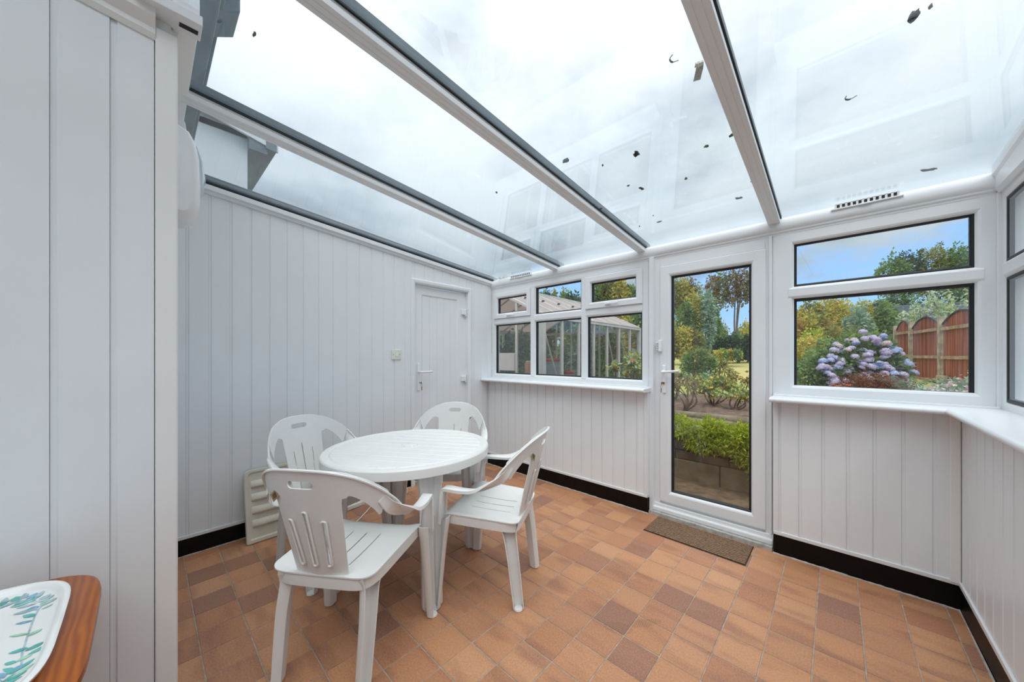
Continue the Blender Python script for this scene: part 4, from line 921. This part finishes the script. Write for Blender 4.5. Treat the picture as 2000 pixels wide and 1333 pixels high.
# ---- hydrangea
hb = gp(1652, 6.6); hy = plant('hydrangea', 'large hydrangea with many lilac and blue flower heads', 'hydrangea', hb, [((RV[0] * a, RV[1] * a, h), (.42, .42, h * .8), 1800) for a, h in ((-.60, .42), (-.28, .60), (.05, .66), (.38, .70), (.62, .55))], .085, 'leaf_green', aspect=.6, stems=6)
heads = []
for k in range(4):
    hm = MB(); R = random.Random(k)
    for q in range(120):
        z = 1 - 1.35 * (q + .5) / 120; a = q * 2.39996; rr_ = math.sqrt(max(0, 1 - z * z)); d = Vector((rr_ * math.cos(a), rr_ * math.sin(a), z)); c = Vector((d.x * .066, d.y * .066, d.z * .052)) * R.uniform(.94, 1.06)
        n_ = (d + Vector((R.uniform(-.35, .35), R.uniform(-.35, .35), R.uniform(-.35, .35)))).normalized(); e1_ = n_.orthogonal().normalized(); e1_ = (Matrix.Rotation(R.uniform(0, 1.57), 3, n_) @ e1_); e2_ = n_.cross(e1_); s_ = .0125
        hm.add([c + e1_ * s_, c + e2_ * s_, c - e1_ * s_, c - e2_ * s_], [(0, 1, 2, 3)])
    heads.append(hm.mesh('flower_head', ['petal_lilac', 'petal_lilac', 'petal_blue', 'petal_blush'][k]))
for k in range(150):
    v = k / 150; a = random.uniform(-1, 1); top = 1.26 - .55 * abs(a) ** 1.8 + (.10 if a > .1 else 0); dep = -math.sqrt(random.random()) * .38; fr = random.random() ** .8
    h = top * (1 - fr * .72); lat = a * .86 * (.75 + .25 * (1 - abs(2 * fr - .8))); f = dep - .20 * fr
    o = link('flower_head', random.choices(heads, [5, 4, 3, 1.2] if a < .5 else [2, 2, 6, 0])[0], hy); o.location = (RV[0] * lat + WV[0] * f, RV[1] * lat + WV[1] * f, h); o.rotation_euler = (random.uniform(-.5, .5), random.uniform(-.5, .5), random.uniform(0, 6)); s = random.uniform(.75, 1.15); o.scale = (s, s, s)
# small bushes in front
rb_ = gp(1702, 5.7); plant('heather_mound', 'rust red mounded shrub in front of the hydrangea', 'shrub', rb_, [((RV[0] * a, RV[1] * a, .26), (.28, .28, .28 + .03 * b), 3000) for a, b in ((-.22, 0), (.05, 1), (.32, -1))], .035, 'leaf_rust', aspect=.35)
fe = empty('fern', gp(1766, 5.5)); tag(fe, 'green fern clump at the foot of the fence', 'fern')
for k in range(15):
    a = 6.28 * k / 15 + random.uniform(-.2, .2); L = random.uniform(.55, .78); pp = []; m = MB(); prev = None
    for j in range(15):
        t = j / 14; r = L * t * .85; z = L * (1.25 * t - .75 * t * t) + .15; c = Vector((math.cos(a) * r, math.sin(a) * r, z)); pp.append(c)
        if j > 1:
            side = Vector((-math.sin(a), math.cos(a), 0)); fl = .085 * (1 - t) ** .7 + .01; fw = c - prev
            for s_ in (-1, 1): m.add([c, c + side * s_ * fl * .5 + fw * .5 + Vector((0, 0, -.004)), c + side * s_ * fl - Vector((0, 0, .012)), c + side * s_ * fl * .5 - fw * .15], [(0, 1, 2, 3)])
        prev = c
    m.build('frond', 'leaf_fern', fe)
pk = gp(1860, 4.6); plant('blush_bush', 'pale pink flowering bush below the two light window', 'shrub', pk, [((RV[0] * a, RV[1] * a, z), (.22, .22, z * .95), 900) for a, z in ((-.30, .20), (-.05, .23), (.20, .25), (.42, .33))], .06, 'leaf_grey', aspect=.6)
bb = next(o for o in reversed(list(bpy.data.objects)) if o.name.startswith('blush_bush')); pts = []
for a, z in ((-.30, .20), (-.05, .23), (.20, .25), (.42, .33)):
    p, d = blob_pts((RV[0] * a, RV[1] * a, z), (.23, .23, z * 1.0), 420, .92); pts.append(p[d[:, 2] > .05])
tag(link('blossom', leaf_mesh('blossom', np.concatenate(pts), .045, 'petal_blush', .9), bb), kind='stuff')
of = empty('montbretia', gp(1644, 5.2)); tag(of, 'orange montbretia with strap leaves before the hydrangea', 'plant')
for k in range(16):
    a = random.uniform(0, 6.28); L = random.uniform(.28, .42); w = Vector((-math.sin(a), math.cos(a), 0)) * .008; pp = [Vector((math.cos(a) * L * .5 * t, math.sin(a) * L * .5 * t, L * (1.3 * t - .6 * t * t))) for t in (0, .35, .7, 1)]
    MB().add([pp[0] - w, pp[0] + w, pp[1] + w, pp[1] - w, pp[2] + w * .8, pp[2] - w * .8, pp[3]], [(0, 1, 2, 3), (3, 2, 4, 5), (5, 4, 6)]).build('strap_leaf', 'leaf_lime', of)
for k in range(7):
    c = Vector((random.uniform(-.12, .12), random.uniform(-.12, .12), random.uniform(.30, .40))); fm = MB()
    for j in range(6): a = j * 1.047; fm.add([c, c + Vector((math.cos(a - .3) * .03, math.sin(a - .3) * .03, .02)), c + Vector((math.cos(a) * .045, math.sin(a) * .045, .025)), c + Vector((math.cos(a + .3) * .03, math.sin(a + .3) * .03, .02))], [(0, 1, 2, 3)])
    fm.build('flower', 'petal_orange', of)
# ---- fence
fdir = Vector((-.158, .987, 0)).normalized(); fo = Vector((1.88, 12.6, 0)); fn = Vector((fdir.y, -fdir.x, 0))
fz = .45; fc = empty('garden_fence', (0, 0, 0)); tag(fc, 'weathered red panel fence with arched tops and pale posts', 'fence')
def fm(s, n, z): return fo + fdir * s + fn * n + Vector((0, 0, z))
def fbox(name, mat, s0, s1, n0, n1, z0, z1, lean=0): return MB().add([fm(s + lean * (z - z0), n, z) for z in (z0, z1) for n in (n0, n1) for s in (s0, s1)], [(0, 2, 3, 1), (4, 5, 7, 6), (0, 1, 5, 4), (2, 6, 7, 3), (0, 4, 6, 2), (1, 3, 7, 5)]).build(name, mat, fc, bevel=.006)
for i, (s0, s1) in enumerate(((-5.5, -3.72), (-3.66, -1.89), (-1.83, -.06), (0, 1.72), (1.78, 2.92))):
    zz = fz + random.uniform(-.03, .03); nb = 15; wd = (s1 - s0 - .10) / nb; lean = .0 if i < 3 else .012
    for k in range(nb):
        a = s0 + .08 + wd * k; t = (k + .5) / nb * 2 - 1; top = 1.56 + .24 * (1 - t * t)
        z0, z1 = zz + .05, zz + top; t2 = ((k + 1.0) / nb * 2 - 1); t1 = (k / nb * 2 - 1)
        q = [fm(a, 0, z0), fm(a + wd - .006, 0, z0), fm(a + wd - .006, 0, zz + 1.56 + .24 * (1 - t2 * t2)), fm(a, 0, zz + 1.56 + .24 * (1 - t1 * t1))]; off = fn * (.016 if k % 2 else .010)
        MB().loft([[p - off for p in q], [p + fn * .004 for p in q]]).build('board', 'fence_red', fc)
    for z in (zz + .18, zz + .75, zz + 1.42): fbox('rail', 'fence_rail', s0 + .05, s1 - .02, -.055, -.014, z, z + .075)
    rgs = []
    for k in range(17): t = k / 16 * 2 - 1; rgs.append([fm(s0 + .08 + (s1 - s0 - .1) * k / 16, n, zz + 1.56 + .24 * (1 - t * t) + dz) for n, dz in ((-.035, 0), (.02, 0), (.02, .03), (-.035, .03))])
    MB().loft(rgs).build('cap_rail', 'slate_dark', fc)
    fbox('post', 'fence_post', s0 - .06, s0 + .05, -.07, .04, fz - .15, zz + 1.74, lean * 0)
fbox('post', 'fence_post', 2.92, 3.03, -.07, .04, fz - .15, fz + 1.74)
for s0 in (-.45, -2.2): fbox('gravel_board', 'fence_post', s0, s0 + .4, -.12, -.06, fz - .1, fz + .35)
# silvery apple shoots over the fence
for i, (u, t, h, lab) in enumerate(((1781, 12.6, 2.5, 'low silvery apple shoot above the far fence panels'), (1838, 11.4, 2.75, 'tall silvery apple shoot rising behind the fence post'), (1884, 10.2, 2.6, 'silvery apple shoot with pale buds over the nearest arch'))):
    b = gp(u, t); b += fn * .25; o = empty('apple_shoot', b); tag(o, lab, 'branch'); P = []
    for k in range(7):
        e = Vector((random.uniform(-.55, .55), random.uniform(-.2, .2), h * random.uniform(.72, 1))); MB().tube(cat_rom([(0, 0, 0), (e.x * .4, e.y, h * .5), e], 5), [.02 - .0015 * q for q in range(11)], 6).build('stem', 'twig', o)
        for q in range(90): s_ = random.uniform(.55, 1.02); P.append((e.x * s_ ** 1.5 + random.gauss(0, .06), e.y + random.gauss(0, .06), e.z * s_ + random.gauss(0, .05)))
    tag(link('foliage', leaf_mesh('foliage', P, .13, 'leaf_silver', .42), o), kind='stuff')
# shed behind the fence
sh = empty('shed', gp(1830, 17)); tag(sh, 'shed with dark slate roof behind the fence', 'shed'); M_ = Matrix.Rotation(.15, 4, 'Z')
zs = zat(640, 17) - sh.location.z; zr = zat(588, 17) - sh.location.z
MB().box(-1.6, 4.5, .1, 3, 0, zs, M_).build('wall', 'bark', sh); MB().loft([[M_ @ Vector(p) for p in ((x, -.2, zs - .1), (x, 1.6, zr), (x, 3.3, zs - .1), (x, 1.6, zr - .15))] for x in (-1.9, 4.8)]).build('roof', 'slate_dark', sh)
MB().box(-1.9, 4.8, -.26, -.18, zs - .16, zs - .06, M_).build('gutter', 'lead_blue', sh); MB().box(-1.9, 4.8, 1.55, 1.65, zr - .03, zr + .04, M_).build('ridge', 'lead_blue', sh)
# ================================================================== greenhouse
gh = empty('greenhouse', (-2.75, 3.34, -.05)); tag(gh, 'old aluminium greenhouse with clouded roof panes', 'greenhouse')
GE, GR, GWd, GL = 1.80, 2.37, 1.2, 2.86; gb = lambda n, mt, *a, **k: MB().box(*a).build(n, mt, gh, **k)
ys = [k * GL / 7 for k in range(8)]
for s in (0, -2 * GWd):
    for i, y in enumerate(ys): w = .032 if i in (0, 7) else .017; gb('post', 'alu_frame', s - w, s + w, y - w, y + w, 0, GE)
    gb('eaves_rail', 'alu_frame', s - .03, s + .03, -.03, GL + .03, GE - .02, GE + .03); gb('base_rail', 'alu_frame', s - .03, s + .03, 0, GL, 0, .06)
    for y0, y1 in zip(ys[:-1], ys[1:]): gb('pane', 'gh_glass', s - .003, s + .003, y0 + .018, y1 - .018, .06, GE - .02)
for s in (1, -1):
    X0, X1 = (0, -GWd) if s > 0 else (-2 * GWd, -GWd)
    for i, y in enumerate(ys): MB().loft([[(X0, y - .016, GE + .01), (X0, y + .016, GE + .01), (X0, y + .016, GE + .045), (X0, y - .016, GE + .045)], [(X1, y - .016, GR), (X1, y + .016, GR), (X1, y + .016, GR + .035), (X1, y - .016, GR + .035)]]).build('roof_bar', 'alu_frame', gh)
    for i, (y0, y1) in enumerate(zip(ys[:-1], ys[1:])):
        MB().loft([[(X0 + .03 * s, y0 + .012, GE + .012), (X0 + .03 * s, y1 - .012, GE + .012), (X0 + .03 * s, y1 - .012, GE + .018), (X0 + .03 * s, y0 + .012, GE + .018)], [(X1, y0 + .012, GR + .01), (X1, y1 - .012, GR + .01), (X1, y1 - .012, GR + .016), (X1, y0 + .012, GR + .016)]]).build('roof_pane', 'gh_roof', gh)
        k = .55; MB().box(X0 + (X1 - X0) * k - .012, X0 + (X1 - X0) * k + .012, y0 - .02, y0 + .02, GE + (GR - GE) * k + .03, GE + (GR - GE) * k + .06).build('clip', 'slate_dark', gh)
gb('ridge_bar', 'alu_frame', -GWd - .03, -GWd + .03, -.03, GL + .03, GR, GR + .05)
for y in (0, GL):
    for x in (-.45, -.85, -1.55, -1.95): gb('gable_bar', 'alu_frame', x - .016, x + .016, y - .014, y + .014, 0, GE + (GR - GE) * (1 - abs(x + GWd) / GWd))
    gb('gable_rail', 'alu_frame', -2 * GWd, 0, y - .02, y + .02, GE - .03, GE + .02)
    for a, b in ((-.45, 0), (-.85, -.45), (-1.55, -.85), (-1.95, -1.55), (-2.4, -1.95)): gb('pane', 'gh_glass', a + .016, b - .016, y - .003, y + .003, .05, GE - .03)
gb('door_panel', 'gh_panel', -.82, -.47, -.03, -.012, 1.10, 1.34); gb('door_panel', 'gh_panel', -1.9, -.87, -.03, -.012, 1.10, 1.34)
for y0 in (ys[0], ys[4]): MB().tube([(-.02, y0 + .03, GE - .1), (-.02, y0 + .55, .5)], .011, 6).build('brace', 'alu_frame', gh)
MB().tube([(-.03, ys[2], 1.3), (-.03, ys[3] + .1, 1.05)], .008, 6).build('brace', 'fence_rail', gh); MB().tube([(-.03, ys[5], GE - .1), (-.03, ys[6] + .2, 1.0)], .011, 6).build('brace', 'alu_frame', gh)
# staging and pots inside
bn = empty('potting_bench', (-3.25, 4.55, -.05)); tag(bn, 'plain wooden potting bench inside the greenhouse', 'bench')
MB().box(-.35, .35, -.75, .75, .90, .94).build('bench_top', 'fence_post', bn)
for x in (-.3, .3):
    for y in (-.7, .7): MB().box(x - .025, x + .025, y - .025, y + .025, .0, .90).build('leg', 'fence_post', bn)
def bucket(name, label, cat, loc, r, h, mt, lid):
    o = empty(name, loc); tag(o, label, cat); MB().lathe([(r * .75, 0), (r, h), (r * 1.06, h), (r * 1.06, h - .02), (r * .97, h - .02), (r * .73, .01)], 18).build('pail', mt, o, smooth=True); MB().lathe([(0, h), (r * 1.1, h), (r * 1.1, h + .03), (r * .4, h + .05), (0, h + .05)], 18).build('lid', lid, o, smooth=True)
bucket('bucket', 'grey bucket with red lid on the potting bench', 'bucket', (-3.05, 3.95, .89), .13, .28, 'grey_plastic', 'red_plastic')
bucket('tub', 'small red topped tub at the bench corner', 'tub', (-2.98, 4.25, .89), .07, .09, 'grey_plastic', 'red_plastic')
po = empty('clay_cylinder', (-3.55, 3.98, .89)); tag(po, 'tall pale terracotta cylinder on the potting bench', 'pot'); MB().lathe([(.05, 0), (.062, .02), (.066, .24), (.05, .27), (.03, .272), (0, .272)], 18).build('body', 'terracotta', po, smooth=True); MB().lathe([(.0, .27), (.05, .27), (.05, .285), (0, .285)], 18).build('cap', 'cable', po)
col(975, 1060, 640, 790, 6.2, ['leaf_dark', 'leaf_green', 'leaf_grey'], .10, 'vine', 'leafy vine growing inside the greenhouse gable', 'plant', 1500, lobes=3, shell=.3)
# ================================================================== houses above the roof at the left
ev = empty('house_eaves', (XP, YH, 2.75)); tag(ev, 'blue grey lead covered eaves of the house above the wall plate', 'eaves')
MB().box(-2.6, .35, -.4, .155, .05, .16).build('soffit', 'lead_blue', ev, bevel=.01); MB().box(-2.6, .35, .12, .175, .10, .32).build('fascia', 'lead_blue', ev, bevel=.01)
MB().loft([[(x, y, z) for y, z in ((.1, .05), (.235, .14), (.235, .26), (.1, .22))] for x in (-.72, -.52)]).build('corbel', 'lead_blue', ev, bevel=.006)
MB().loft([[(x, -.06, .30), (x, .20, .30), (x, -.5, .75), (x, -.7, .75)] for x in (-2.6, .35)]).build('roof_slope', 'slate_dark', ev)
MB().box(-2.6, -.02, -.6, -.02, .0, .30).build('wall', 'render_white', ev)
hs = empty('white_house', (-6.0, .93, 0)); tag(hs, 'white rendered house with tiled verge beyond the boarded wall', 'house')
MB().box(-5, 0, -5, 0, -.1, 4.30).build('wall', 'render_white', hs)
MB().loft([[(x, .27, 4.22), (x, .27, 4.30), (x, -2.5, 5.0), (x, -5.3, 4.30), (x, -5.3, 4.22)] for x in (-5.2, .0)]).build('gable', 'render_white', hs)
MB().box(-5.2, .12, .0, .20, 4.05, 4.24).build('soffit', 'lead_blue', hs); MB().box(-5.2, .15, .18, .30, 4.12, 4.30).build('gutter', 'lead_blue', hs)
for k in range(9):
    y0 = .34 - k * .32; f_ = lambda y: 4.33 + (.30 - y) * .25
    MB().loft([[(-5.2, y, f_(y)), (.18, y, f_(y)), (.18, y, f_(y) + .05), (-5.2, y, f_(y) + .05)] for y in (y0, y0 - .315)]).build('roof_tile', 'roof_tile', hs)
MB().loft([[(.10, y, f_(y) - .20), (.14, y, f_(y) - .20), (.14, y, f_(y)), (.10, y, f_(y))] for y in (.32, -2.5)]).build('bargeboard', 'render_white', hs)
MB().tube(cat_rom([(.14, .30, 4.36), (.14, .36, 4.42), (.14, .40, 4.50), (.14, .36, 4.53), (.14, .345, 4.49)], 4), .012, 6).build('finial', 'slate_dark', hs)
